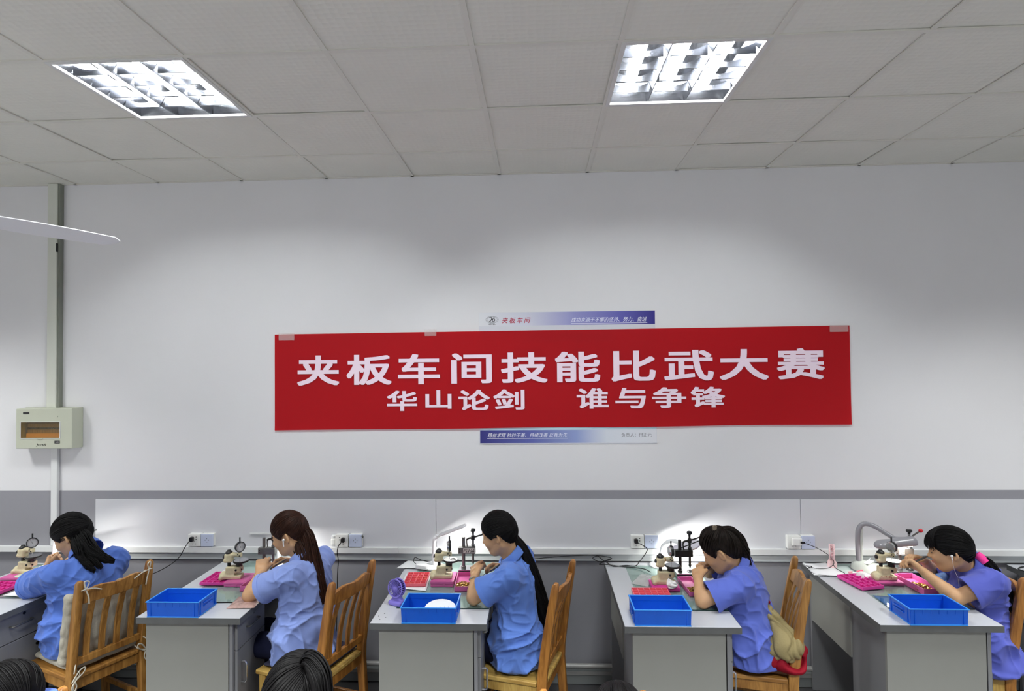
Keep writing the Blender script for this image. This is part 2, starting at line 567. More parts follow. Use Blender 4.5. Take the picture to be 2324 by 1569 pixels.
class SDF:
    def __init__(s, lo, hi, h):
        s.lo = np.array(lo, float)
        s.h = h
        s.n = np.ceil((np.array(hi) - s.lo) / h).astype(int) + 1
        s.D = np.full(s.n, 1.0, np.float32)

    def _sub(s, lo, hi):
        a = np.clip(np.floor((np.array(lo) - s.lo) / s.h).astype(int), 0, s.n - 1)
        b = np.clip(np.ceil((np.array(hi) - s.lo) / s.h).astype(int) + 1, 1, s.n)
        b = np.maximum(b, a + 1)
        sl = tuple(slice(a[k], b[k]) for k in range(3))
        ax = [s.lo[k] + s.h * np.arange(a[k], b[k], dtype=np.float32) for k in range(3)]
        return sl, ax

    def _mix(s, sl, d, k, op):
        D = s.D[sl]
        if op == 'add':
            if k > 0:
                q = np.maximum(k - np.abs(D - d), 0) / k
                s.D[sl] = np.minimum(D, d) - q * q * k * 0.25
            else:
                s.D[sl] = np.minimum(D, d)
        else:
            d = -d
            if k > 0:
                q = np.maximum(k - np.abs(D - d), 0) / k
                s.D[sl] = np.maximum(D, d) + q * q * k * 0.25
            else:
                s.D[sl] = np.maximum(D, d)

    def cap(s, a, b, ra, rb=None, k=0.015, op='add'):
        rb = ra if rb is None else rb
        a = np.array(a, float)
        b = np.array(b, float)
        m = max(ra, rb) + 2 * k + 3 * s.h
        sl, (X, Y, Z) = s._sub(np.minimum(a, b) - m, np.maximum(a, b) + m)
        d = b - a
        L2 = max(float(d @ d), 1e-12)
        px = (X - a[0])[:, None, None]
        py = (Y - a[1])[None, :, None]
        pz = (Z - a[2])[None, None, :]
        t = np.clip((px * d[0] + py * d[1] + pz * d[2]) / L2, 0, 1)
        dd = np.sqrt((px - t * d[0]) ** 2 + (py - t * d[1]) ** 2 + (pz - t * d[2]) ** 2) - (ra + (rb - ra) * t)
        s._mix(sl, dd.astype(np.float32), k, op)
        return s

    def ell(s, c, r, R=None, k=0.02, op='add'):
        """R: rows are the axes of the ellipsoid."""
        c = np.array(c, float)
        r = np.array(r, float)
        R = np.eye(3) if R is None else np.array(R, float)
        ext = np.sqrt(((R * r[:, None]) ** 2).sum(0)) + 2 * k + 3 * s.h
        sl, (X, Y, Z) = s._sub(c - ext, c + ext)
        px = (X - c[0])[:, None, None]
        py = (Y - c[1])[None, :, None]
        pz = (Z - c[2])[None, None, :]
        k0 = 0
        k1 = 0
        for i in range(3):
            q = px * R[i, 0] + py * R[i, 1] + pz * R[i, 2]
            k0 = k0 + (q / r[i]) ** 2
            k1 = k1 + (q / r[i] ** 2) ** 2
        k0 = np.sqrt(k0)
        k1 = np.sqrt(k1) + 1e-9
        s._mix(sl, (k0 * (k0 - 1) / k1).astype(np.float32), k, op)
        return s

    def rbox(s, c, half, rad, R=None, k=0.01, op='add'):
        c = np.array(c, float)
        half = np.array(half, float)
        R = np.eye(3) if R is None else np.array(R, float)
        ext = np.sqrt(((R * (half[:, None] + rad)) ** 2).sum(0)) * 1.3 + 2 * k + 3 * s.h
        sl, (X, Y, Z) = s._sub(c - ext, c + ext)
        px = (X - c[0])[:, None, None]
        py = (Y - c[1])[None, :, None]
        pz = (Z - c[2])[None, None, :]
        out = 0
        mx = -9.0
        for i in range(3):
            q = np.abs(px * R[i, 0] + py * R[i, 1] + pz * R[i, 2]) - (half[i] - rad)
            out = out + np.maximum(q, 0) ** 2
            mx = np.maximum(mx, q)
        d = np.sqrt(out) + np.minimum(mx, 0) - rad
        s._mix(sl, d.astype(np.float32), k, op)
        return s

    def cut_cyl(s, e, d, r, L):
        """cut a cylinder of radius r that starts at e and runs L along d."""
        e = np.array(e, float)
        d = np.array(d, float)
        m = r + L + 3 * s.h
        sl, (X, Y, Z) = s._sub(e - m, e + m)
        px = (X - e[0])[:, None, None]
        py = (Y - e[1])[None, :, None]
        pz = (Z - e[2])[None, None, :]
        a = px * d[0] + py * d[1] + pz * d[2]
        q = np.sqrt(np.maximum(px ** 2 + py ** 2 + pz ** 2 - a ** 2, 0))
        s._mix(sl, np.maximum(np.maximum(-a, a - L), q - r).astype(np.float32), 0, 'sub')
        return s

    def plane(s, p, n, k=0.0):
        """cut away the side the normal points to."""
        X, Y, Z = [s.lo[i] + s.h * np.arange(s.n[i], dtype=np.float32) for i in range(3)]
        n = np.array(n, float)
        n /= np.linalg.norm(n)
        d = ((X - p[0]) * n[0])[:, None, None] + ((Y - p[1]) * n[1])[None, :, None] + ((Z - p[2]) * n[2])[None, None, :]
        s._mix((slice(None),) * 3, -d.astype(np.float32), k, 'sub')
        return s

    def mesh(s):
        D = s.D
        S = D < 0
        n = D.shape
        cnt = np.zeros((n[0] - 1, n[1] - 1, n[2] - 1), np.int8)
        offs = [(i, j, k) for i in (0, 1) for j in (0, 1) for k in (0, 1)]
        for (i, j, k) in offs:
            cnt += S[i:n[0] - 1 + i, j:n[1] - 1 + j, k:n[2] - 1 + k]
        act = (cnt > 0) & (cnt < 8)
        idx = np.argwhere(act)
        N = len(idx)
        cid = np.full(act.shape, -1, np.int32)
        cid[idx[:, 0], idx[:, 1], idx[:, 2]] = np.arange(N)
        V = np.stack([D[idx[:, 0] + i, idx[:, 1] + j, idx[:, 2] + k] for (i, j, k) in offs], 1)
        O = np.array(offs, float)
        acc = np.zeros((N, 3))
        w = np.zeros(N)
        for a in range(8):
            for b in range(a + 1, 8):
                if abs(O[a] - O[b]).sum() != 1:
                    continue
                va, vb = V[:, a], V[:, b]
                m = (va < 0) != (vb < 0)
                t = np.where(m, va / np.where(m, va - vb, 1), 0)
                acc += np.where(m[:, None], O[a] + t[:, None] * (O[b] - O[a]), 0)
                w += m
        P = s.lo + (idx + acc / w[:, None]) * s.h
        F = []
        for ax in range(3):
            sa = [slice(1, -1)] * 3
            sb = [slice(1, -1)] * 3
            sa[ax] = slice(0, -1)
            sb[ax] = slice(1, None)
            A = S[tuple(sa)]
            B = S[tuple(sb)]
            e = np.argwhere(A != B)
            if not len(e):
                continue
            flip = A[e[:, 0], e[:, 1], e[:, 2]]
            g = e.copy()
            u, v = [q for q in range(3) if q != ax]
            g[:, u] += 1
            g[:, v] += 1
            q = []
            for du, dv in ((1, 1), (0, 1), (0, 0), (1, 0)):
                c = g.copy()
                c[:, u] -= du
                c[:, v] -= dv
                q.append(cid[c[:, 0], c[:, 1], c[:, 2]])
            q = np.stack(q, 1)
            if ax == 1:
                flip = ~flip
            q = np.where(flip[:, None], q, q[:, ::-1])
            F.append(q)
        F = np.concatenate(F)
        return P, F[(F >= 0).all(1)]


def normals(P, F):
    fn = np.cross(P[F[:, 2]] - P[F[:, 0]], P[F[:, 3]] - P[F[:, 1]])
    N = np.zeros_like(P)
    for k in range(4):
        for a in range(3):
            N[:, a] += np.bincount(F[:, k], fn[:, a], len(P))
    return N / (np.linalg.norm(N, axis=1)[:, None] + 1e-12)


def relax(P, F, it=2, lam=0.5):
    for _ in range(it):
        S = np.zeros_like(P)
        c = np.zeros(len(P))
        for k in range(4):
            for q in (1, 3):
                j = F[:, (k + q) % 4]
                for a in range(3):
                    S[:, a] += np.bincount(F[:, k], P[j, a], len(P))
                c += np.bincount(F[:, k], minlength=len(P))
        P = P + lam * (S / np.maximum(c, 1)[:, None] - P)
    return P


def np_obj(name, P, F, m, parent=None, smooth=True):
    me = bpy.data.meshes.new(name)
    me.vertices.add(len(P))
    me.vertices.foreach_set('co', P.astype(np.float32).ravel())
    me.loops.add(len(F) * 4)
    me.loops.foreach_set('vertex_index', F.astype(np.int32).ravel())
    me.polygons.add(len(F))
    me.polygons.foreach_set('loop_start', np.arange(0, len(F) * 4, 4, dtype=np.int32))
    me.update(calc_edges=True)
    me.validate()
    me.materials.append(m)
    me.polygons.foreach_set('use_smooth', [smooth] * len(me.polygons))
    o = bpy.data.objects.new(name, me)
    COL.objects.link(o)
    if parent is not None:
        o.parent = parent
    return o


# ------------------------------------------------------------------ room shell
XL, XR, YB, YW = -5.2, 4.4, -3.6, 4.0
floor = struct(box_obj('floor', XL, XR, YB, YW + 0.2, -0.1, 0.0, M_FLOOR))

wall = struct(box_obj('wall_back', XL, XR, YW, YW + 0.15, 0.0, CEIL + 0.15, M_WALL))
DADO = 1.262
box_obj('grey_paint_band', XL, XR, YW - 0.002, YW, 0.0, DADO, M_DADO, wall)
for (a, b) in ((-3.095, -0.7085), (-0.7055, 1.7135), (1.7165, 4.2)):
    o = box_obj('backing_panel', a, b, YW - 0.010, YW - 0.002, 0.88, 1.203, M_BOARD, wall, bevel=0.001)
struct(box_obj('wall_left', XL - 0.15, XL, YB, YW, 0, CEIL, M_WALL))
struct(box_obj('wall_right', XR, XR + 0.15, YB, YW, 0, CEIL, M_WALL))
struct(box_obj('wall_front', XL, XR, YB - 0.15, YB, 0, CEIL, M_WALL))

# trunking rail along the wall, in lengths, and the strip and pipe below
t1 = struct(obj('trim_1', MB().bx(XL, -0.9605, YW - 0.036, YW - 0.002, 0.848, 0.882), M_TRUNK, bevel=0.002))
MBr = MB()
for (a, b) in ((XL, -0.9605), (-0.9585, 1.9), (1.9015, XR)):
    obj('trunking_lid', MB().bx(a, b, YW - 0.042, YW - 0.036, 0.846, 0.884), M_TRUNK, t1, bevel=0.0015)
obj('trunking_body', MB().bx(-0.9585, XR, YW - 0.036, YW - 0.002, 0.848, 0.882), M_TRUNK, t1)
struct(box_obj('trim_2', -3.095, XR, YW - 0.022, YW - 0.002, 0.797, 0.842, M_STRIP, bevel=0.001))
struct(obj('trim_3', MB().cyl((XL, YW - 0.07, 0.128), (XR, YW - 0.07, 0.128), 0.0165), M_GREYPIPE, smooth=True))
bb = struct(box_obj('baseboard_back', XL, XR, YW - 0.06, YW - 0.002, 0.004, 0.078, M_BASEBOX, bevel=0.002))
box_obj('trunking_lid', XL, XR, YW - 0.066, YW - 0.060, 0.066, 0.090, M_GREYPIPE, bb, bevel=0.002)

# ceiling: slab, grid of tees, single tiles
LIGHT_CELLS = {(2, 2), (6, 2)}        # (column, row) holding a lamp
ceil = struct(box_obj('ceiling', XL, XR, YB, YW, CEIL + 0.10, CEIL + 0.2, M_WALL))


def tile_mat():
    m = bpy.data.materials.new('embossed_ceiling_tile')
    m.use_nodes = True
    nt = m.node_tree
    b = bsdf(m)
    b.inputs['Base Color'].default_value = lin((222, 221, 212))
    b.inputs['Roughness'].default_value = 0.75
    b.inputs['Specular IOR Level'].default_value = 0.2
    tc = nt.nodes.new('ShaderNodeTexCoord')
    v = nt.nodes.new('ShaderNodeTexVoronoi')
    v.inputs['Scale'].default_value = 34
    v.inputs['Randomness'].default_value = 0.25
    nt.links.new(tc.outputs['Object'], v.inputs['Vector'])
    n = nt.nodes.new('ShaderNodeTexNoise')
    n.inputs['Scale'].default_value = 14
    nt.links.new(tc.outputs['Object'], n.inputs['Vector'])
    ad = nt.nodes.new('ShaderNodeMath')
    ad.operation = 'ADD'
    nt.links.new(v.outputs['Distance'], ad.inputs[0])
    nt.links.new(n.outputs['Fac'], ad.inputs[1])
    bp = nt.nodes.new('ShaderNodeBump')
    bp.inputs['Strength'].default_value = 0.22
    bp.inputs['Distance'].default_value = 0.01
    nt.links.new(ad.outputs[0], bp.inputs['Height'])
    nt.links.new(bp.outputs[0], b.inputs['Normal'])
    nn = nt.nodes.new('ShaderNodeTexNoise')
    nn.inputs['Scale'].default_value = 3
    nn.inputs['Detail'].default_value = 6
    nt.links.new(tc.outputs['Object'], nn.inputs['Vector'])
    r = nt.nodes.new('ShaderNodeValToRGB')
    r.color_ramp.elements[0].color = lin((217, 217, 208))
    r.color_ramp.elements[1].color = lin((228, 227, 218))
    nt.links.new(nn.outputs['Fac'], r.inputs[0])
    nt.links.new(r.outputs[0], b.inputs['Base Color'])
    return m


M_TILE = tile_mat()
tee_w = 0.022
rows = [YW, TY1] + [TY1 - TS * k for k in range(1, 12)]
c0, c1 = -3, 12
# tees: runs along Y between columns and along X between rows
for i in range(c0, c1 + 1):
    x = TX0 + TS * i
    obj('ceiling_tee', MB().bx(x - tee_w / 2, x + tee_w / 2, 1.2, YW, CEIL - 0.002, CEIL + 0.004), M_TEE, ceil)
for k in range(1, 6):
    y = rows[k]
    obj('ceiling_tee', MB().bx(XL, XR, y - tee_w / 2, y + tee_w / 2, CEIL - 0.0025, CEIL + 0.004), M_TEE, ceil)
obj('wall_angle', MB().bx(XL, XR, YW - 0.018, YW - 0.0005, CEIL - 0.002, CEIL + 0.004), M_TEE, ceil)
tile_meshes = {}
for j in range(0, 5):
    y1, y0 = rows[j], rows[j + 1]
    for i in range(c0, c1):
        if (i, j) in LIGHT_CELLS:
            continue
        x0 = TX0 + TS * i
        sx, sy = TS - 0.004, (y1 - y0) - 0.004
        key = round(sy, 3)
        dz = random.uniform(0.0, 0.004)
        if key not in tile_meshes:
            o = obj('ceiling_tile', MB().box((0, 0, 0.006), (sx, sy, 0.012)), M_TILE, ceil)
            tile_meshes[key] = o.data
        else:
            o = bpy.data.objects.new('ceiling_tile', tile_meshes[key])
            COL.objects.link(o)
            o.parent = ceil
        o.location = (x0 + TS / 2 + random.uniform(-0.0015, 0.0015), (y0 + y1) / 2 + random.uniform(-0.0015, 0.0015), CEIL + 0.002 + dz)
        o.rotation_euler = (random.uniform(-1, 1) * 0.004, random.uniform(-1, 1) * 0.005, random.uniform(-1, 1) * 0.0015)
# the rest of the ceiling, out of the frame
yb = rows[5]
obj('plain_soffit', MB().bx(XL, XR, YB, yb, CEIL + 0.004, CEIL + 0.02), M_TILE, ceil)
obj('plain_soffit', MB().bx(XL, TX0 + TS * c0, yb, YW, CEIL + 0.004, CEIL + 0.02), M_TILE, ceil)
obj('plain_soffit', MB().bx(TX0 + TS * c1, XR, yb, YW, CEIL + 0.004, CEIL + 0.02), M_TILE, ceil) if TX0 + TS * c1 < XR else None

# ------------------------------------------------------------------ louvred ceiling lamps
M_REFL = mat('mirror_louvre_aluminium', (134, 136, 142), 0.2, metal=1.0)
M_TUBE = mat('lit_tube', (255, 255, 255), 0.5, emit=(248, 252, 252), estr=TUBE_STRENGTH)
M_FRAME = mat('white_lamp_frame', (214, 215, 212), 0.4)


def troffer(cx, cy, label):
    t = thing('ceiling_lamp', label, 'ceiling lamp', (cx, cy, CEIL), 0, 'louvred ceiling lamps')
    S = 0.288
    fr = MB()
    for s in (-1, 1):
        fr.bx(s * S - 0.010, s * S + 0.010, -S - 0.01, S + 0.01, -0.006, 0.006)
        fr.bx(-S + 0.01, S - 0.01, s * S - 0.010, s * S + 0.010, -0.006, 0.006)
    obj('frame', fr, M_FRAME, t, bevel=0.001)
    ho = MB()
    ho.bx(-S, S, -S, S, 0.092, 0.096)
    for s in (-1, 1):
        ho.prism([(s * S, 0.0), (s * (S + 0.002), 0.0), (s * (S + 0.002), 0.094), (s * (S - 0.03), 0.094)], -S, S, 'XZ')
        ho.prism([(s * S, 0.0), (s * (S + 0.002), 0.0), (s * (S + 0.002), 0.094), (s * (S - 0.03), 0.094)], -S, S, 'YZ')
    obj('reflector', ho, M_REFL, t)
    inner = S - 0.012
    for k in (-1, 0, 1):
        x = k * 0.18
        tb = obj('tube', MB().cyl((x, -0.262, 0.062), (x, 0.262, 0.062), 0.013, n=12), M_TUBE, t, smooth=True)
        for ya in (-0.276, 0.262):
            obj('tube_cap', MB().cyl((x, ya, 0.062), (x, ya + 0.014, 0.062), 0.0135, n=12), M_CHROME, tb, smooth=True)
    for x in (-0.092, 0.092):   # long wedge-shaped dividers between the tubes
        obj('louvre_blade', MB().prism([(x - 0.002, 0.002), (x + 0.002, 0.002), (x + 0.014, 0.05), (x - 0.014, 0.05)], -inner, inner, 'XZ'), M_REFL, t)
    for i in range(4):          # curved cross blades
        y = -inner + 2 * inner * (i + 1) / 5
        for (xa, xb) in ((-inner, -0.106), (-0.078, 0.078), (0.106, inner)):
            b = MB()
            n = 10
            P = []
            for q in range(n + 1):
                u = q / n
                x = xa + (xb - xa) * u
                z = 0.05 - 0.026 * math.sin(PI * u) ** 0.8
                P.append((x, z))
            poly = [(xa, 0.002), (xb, 0.002)] + P[::-1]
            b.prism(poly, y - 0.003, y + 0.003, 'XZ')
            obj('cross_blade', b, M_REFL, t)
    return t


troffer(TX0 + TS * 2.5, TY1 - TS * 1.5, 'square louvred ceiling lamp with red reflections, at upper left of the ceiling')
troffer(TX0 + TS * 6.5, TY1 - TS * 1.5, 'glaring white square louvred ceiling lamp above the right end of the banner')

# ------------------------------------------------------------------ banner and poster
BX0, BX1 = -1.821, 2.058
bt = thing('banner', 'long red cloth banner with white Chinese lettering taped to the wall', 'banner', (0, YW - 0.008, 0))
def cloth_mat():
    m = bpy.data.materials.new('thin_red_banner_cloth')
    m.use_nodes = True
    nt = m.node_tree
    b = bsdf(m)
    b.inputs['Base Color'].default_value = lin((186, 22, 32))
    b.inputs['Roughness'].default_value = 0.55
    b.inputs['Specular IOR Level'].default_value = 0.2
    tr = nt.nodes.new('ShaderNodeBsdfTransparent')
    tr.inputs[0].default_value = (0.85, 0.012, 0.016, 1)
    mx = nt.nodes.new('ShaderNodeMixShader')
    mx.inputs[0].default_value = 0.26
    nt.links.new(b.outputs[0], mx.inputs[1])
    nt.links.new(tr.outputs[0], mx.inputs[2])
    nt.links.new(mx.outputs[0], nt.nodes['Material Output'].inputs[0])
    return m


M_BANNER = cloth_mat()
M_LETTER = mat('pinkish_white_print', (246, 226, 240), 0.6, spec=0.2)


def bz(u, v):
    """height of the banner at u (along) and v (up)."""
    zb = 1.674 + (1.695 - 1.674) * u
    zt = 2.335 + (2.349 - 2.335) * u
    return zb + (zt - zb) * v


nx, nz = 120, 20
V, F = [], []
for j in range(nz + 1):
    for i in range(nx + 1):
        u, v = i / nx, j / nz
        yy = -0.0018 * (vnoise(np.array([[u * 30, v * 3.0, 0.5]]))[0] + 0.6 * vnoise(np.array([[u * 9 + v * 4, v * 7.0, 3.5]]))[0])
        yy += -0.004 * max(0, 0.06 - v) / 0.06 * (0.5 + 0.5 * math.sin(u * 21))
        V.append((BX0 + (BX1 - BX0) * u, yy, bz(u, v) + 0.002 * math.sin(u * 17) * (v < 0.01)))
for j in range(nz):
    for i in range(nx):
        a = j * (nx + 1) + i
        F.append((a, a + 1, a + nx + 2, a + nx + 1))
bo = obj('cloth', MB().add(V, F), M_BANNER, bt, smooth='all')


def banner_px(x):
    return (x - 624.5) / (1929.0 - 624.5)


LINE1 = [('夹', 678, 777), ('板', 794, 899), ('车', 914, 1011), ('间', 1037, 1130), ('技', 1151, 1257), ('能', 1274, 1376), ('比', 1401, 1500),
         ('武', 1519, 1629), ('大', 1642, 1750), ('赛', 1768, 1873)]
LINE2 = [('华', 888, 958), ('山', 977, 1037), ('论', 1053, 1125), ('剑', 1133, 1204), ('谁', 1322, 1394), ('与', 1409, 1477), ('争', 1491, 1567), ('锋', 1577, 1653)]


def banner_char(ch, xa, xb, va, vb):
    ua, ub = banner_px(xa), banner_px(xb)
    um = (ua + ub) / 2
    mb = fit_text(ch, BX0 + (BX1 - BX0) * ua, BX0 + (BX1 - BX0) * ub, bz(um, va), bz(um, vb), -0.0062, bold=0.022)
    obj('printed_character', mb, M_LETTER, bt)


for ch, a, b in LINE1:
    banner_char(ch, a, b, 0.462, 0.775)
for ch, a, b in LINE2:
    banner_char(ch, a, b, 0.188 if ch != '山' else 0.205, 0.398)
M_TAPE = mat('clear_tape', (240, 225, 225), 0.2, alpha=0.22)
for (u, v, w) in ((0.022, 0.965, 0.11), (0.982, 0.96, 0.12), (0.28, 0.985, 0.08)):
    x = BX0 + (BX1 - BX0) * u
    obj('clear_tape', MB().box((x, -0.0066, bz(u, v) + 0.006), (w, 0.0004, 0.045)), M_TAPE, bt)

PX0, PX1, PZ0, PZ1 = -0.404, 0.786, 1.574, 2.468
po = thing('poster', 'white workshop notice board sheet with blue printed bands, mostly behind the red banner', 'poster', (0, YW - 0.004, 0))


def grad_mat(name, stops, x0, x1):
    m = bpy.data.materials.new(name)
    m.use_nodes = True
    nt = m.node_tree
    b = bsdf(m)
    b.inputs['Roughness'].default_value = 0.35
    tc = nt.nodes.new('ShaderNodeTexCoord')
    sp = nt.nodes.new('ShaderNodeSeparateXYZ')
    mr = nt.nodes.new('ShaderNodeMapRange')
    mr.inputs[1].default_value = x0
    mr.inputs[2].default_value = x1
    r = nt.nodes.new('ShaderNodeValToRGB')
    while len(r.color_ramp.elements) < len(stops):
        r.color_ramp.elements.new(0.5)
    for e, (p, c) in zip(r.color_ramp.elements, stops):
        e.position = p
        e.color = lin(c)
    nt.links.new(tc.outputs['Object'], sp.inputs[0])
    nt.links.new(sp.outputs[0], mr.inputs[0])
    nt.links.new(mr.outputs[0], r.inputs[0])
    nt.links.new(r.outputs[0], b.inputs['Base Color'])
    return m


M_POST = mat('poster_white', (212, 214, 222), 0.4)
box_obj('sheet', PX0, PX1, -0.0006, 0.0035, PZ0, PZ1, M_POST, po)
HB = 2.376
box_obj('printed_band', PX0 + 0.002, PX1 - 0.001, -0.0012, -0.0006, HB, PZ1 - 0.002,
        grad_mat('poster_top_gradient', [(0, (224, 226, 230)), (0.3, (206, 208, 224)), (0.55, (146, 148, 204)), (0.8, (96, 96, 178)), (1, (44, 38, 128))], PX0, PX1), po)
box_obj('printed_band', PX0 + 0.002, PX1 - 0.002, -0.0012, -0.0006, PZ0 + 0.006, PZ0 + 0.093,
        grad_mat('poster_foot_gradient', [(0, (26, 26, 120)), (0.3, (84, 94, 170)), (0.55, (142, 158, 208)), (0.72, (214, 220, 230)), (1, (224, 226, 232))], PX0, PX1), po)
box_obj('printed_band', PX0 + 0.002, PX1 - 0.002, -0.0012, -0.0006, PZ0 + 0.094, PZ0 + 0.12, mat('pale_cyan_print', (190, 222, 234), 0.4), po)


def ppx(x, top):
    """poster x from the photograph's pixel column."""
    return PX0 + (x - 1087.5) / (1485.5 - 1087.5) * (PX1 - PX0) if top else PX0 + (x - 1089) / (1492 - 1089) * (PX1 - PX0)


M_PRED = mat('dark_red_print', (176, 16, 60), 0.4)
M_PWHITE = mat('white_print', (238, 240, 250), 0.4)
M_PGREY = mat('grey_print', (110, 112, 120), 0.4)
YT = -0.0016
obj('lettering', fit_text('夹 板 车 间', ppx(1140, 1), ppx(1205, 1), 2.393, 2.431, YT, bold=0.012, shear=0.25), M_PRED, po)
obj('lettering', fit_text('成功来源于不懈的坚持、努力、奋进', ppx(1297, 1), ppx(1467, 1), 2.393, 2.425, YT, shear=0.3), M_PWHITE, po)
box_obj('underline', ppx(1297, 1), ppx(1468, 1), YT - 0.0002, YT, 2.3835, 2.3865, M_PWHITE, po)
obj('lettering', fit_text('精益求精 秒秒不差、持续改善 以我为先', ppx(1107, 0), ppx(1289, 0), 1.619, 1.648, YT, shear=0.3), M_PWHITE, po)
box_obj('underline', ppx(1106, 0), ppx(1290, 0), YT - 0.0002, YT, 1.6095, 1.6125, M_PWHITE, po)
obj('lettering', fit_text('负责人：付正元', ppx(1412, 0), ppx(1480, 0), 1.618, 1.646, YT), M_PGREY, po)
lg = MB()
lx, lz = ppx(1118, 1), 2.4185
for (a, b) in ((0.043, 0.0235), (0.035, 0.0205)):
    pts = [(lx + a * math.cos(t), YT, lz + b * math.sin(t)) for t in np.linspace(0, 2 * PI, 33)]
    lg.tube(pts, 0.0007, 4)
obj('emblem_ring', lg, M_PGREY, po)
lh = MB()
for pts in ([(-0.019, 0.012), (-0.010, 0.015), (0.001, 0.013)], [(-0.002, 0.013), (-0.006, 0.0), (-0.011, -0.010), (-0.017, -0.013), (-0.020, -0.009)],
            [(0.012, 0.014), (0.005, 0.004), (0.002, -0.008), (0.006, -0.013)], [(-0.007, 0.0), (0.003, 0.002)],
            [(0.012, 0.014), (0.016, 0.012), (0.014, 0.006)], [(0.006, -0.013), (0.016, -0.010), (0.018, 0.0), (0.012, 0.004)]):
    lh.tube(catmull([(lx + x, YT, lz + z) for x, z in pts], 4), 0.0021, 6)
obj('emblem_letter', lh, M_INK, po)
obj('lettering', fit_text('明 弘', lx - 0.024, lx + 0.022, 2.3835, 2.3925, YT, bold=0.02), M_INK, po)
M_PDARK = mat('dark_print', (66, 60, 66), 0.5)
obj('lettering', fit_text('小夹板组综合管理看板', -0.13, 0.49, 2.262, 2.318, YT, bold=0.015), M_PDARK, po)
obj('lettering', fit_text('主要工序流程', -0.16, 0.03, 2.19, 2.213, YT, bold=0.02), M_PDARK, po)
obj('lettering', fit_text('质量目标', 0.23, 0.34, 2.19, 2.213, YT, bold=0.02), M_PDARK, po)
for (xa, xb, za, zb) in ((0.14, 0.24, 1.93, 2.17), (0.26, 0.72, 1.93, 2.17), (-0.36, -0.22, 2.06, 2.17)):
    pts = [(xa, YT, za), (xb, YT, za), (xb, YT, zb), (xa, YT, zb), (xa, YT, za)]
    obj('printed_frame', MB().tube(pts, 0.0012, 4), M_PGREY, po)

# ------------------------------------------------------------------ distribution box, conduits
db = thing('distribution_box', 'cream grey breaker box with amber window hung on the wall', 'fuse box', (-3.395, YW - 0.002, 1.705))
# local: x along wall, -y towards the room
bw, bh, bd = 0.40, 0.275, 0.095
fx0, fx1 = -0.200, 0.200
z0, z1 = -0.1375, 0.1375
wx0, wx1, wz0, wz1 = -0.165, 0.113, -0.064, 0.046


def rect(x0, x1, c0, c1, y):
    return [(x0, y, c0), (x1, y, c0), (x1, y, c1), (x0, y, c1)]


vs_ = rect(fx0, fx1, z0, z1, -bd) + rect(fx0 - 0.003, fx1 + 0.003, z0 - 0.003, z1 + 0.003, 0) + rect(wx0, wx1, wz0, wz1, -bd) + rect(wx0, wx1, wz0, wz1, -0.02)
fs_ = [(i, (i + 1) % 4, 8 + (i + 1) % 4, 8 + i) for i in range(4)] + [(i, 4 + i, 4 + (i + 1) % 4, (i + 1) % 4) for i in range(4)]
fs_ += [(8 + i, 8 + (i + 1) % 4, 12 + (i + 1) % 4, 12 + i) for i in range(4)] + [(12, 13, 14, 15), (4, 5, 6, 7)]
obj('housing', MB().add(vs_, fs_), M_BOX, db, bevel=0.004)
box_obj('back_flange', fx0 - 0.004, fx1 + 0.004, -0.014, -0.010, z0 - 0.004, z1 + 0.004, M_BOX, db, bevel=0.001)
rimb = MB()
for (a, b, c, d) in ((wx0 - 0.004, wx1 + 0.004, wz1, wz1 + 0.004), (wx0 - 0.004, wx1 + 0.004, wz0 - 0.004, wz0), (wx0 - 0.004, wx0, wz0, wz1), (wx1, wx1 + 0.004, wz0, wz1)):
    rimb.bx(a, b, -bd - 0.003, -bd, c, d)
obj('window_rim', rimb, M_TRUNK, db)
obj('window_pane', MB().bx(wx0, wx1, -bd - 0.001, -bd + 0.002, wz0, wz1), M_AMBER, db)
obj('rail_plate', MB().bx(wx0 + 0.001, wx1 - 0.001, -0.05, -0.045, wz0 + 0.001, wz1 - 0.001), mat('dark_brown_plate', (92, 70, 30), 0.6), db)
for i in range(14):
    x = wx0 + 0.03 + i * 0.018
    k = obj('breaker', MB().bx(x - 0.0083, x + 0.0083, -0.066, -0.05, -0.050, 0.028), M_BREAKER, db, bevel=0.001)
    obj('toggle', MB().bx(x - 0.005, x + 0.005, -0.077, -0.066, -0.008, 0.006), M_BLACK, k)
obj('busbar_cover', MB().bx(wx0 + 0.015, wx1 - 0.005, -0.070, -0.05, -0.064, -0.036), mat('ochre_cover', (226, 180, 84), 0.5), db)
obj('name_plate', MB().bx(-0.150, -0.106, -bd - 0.002, -bd, 0.100, 0.114), M_BLACK, db, bevel=0.002)
np_ = obj('rating_plate', MB().bx(0.076, 0.112, -bd - 0.002, -bd, -0.102, -0.083), M_BLACK, db)
obj('lettering', fit_text('N45', 0.084, 0.106, -0.097, -0.088, -bd - 0.0026), M_STICKER, np_)
obj('lock_button', MB().cyl((0.093, -bd - 0.003, 0.085), (0.093, -bd, 0.085), 0.006), M_BOX, db, smooth=True)
obj('window_latch', MB().bx(-0.045, -0.005, -bd - 0.006, -bd - 0.001, wz0 - 0.008, wz0 - 0.001), M_BOX, db, bevel=0.001)
scr = MB()
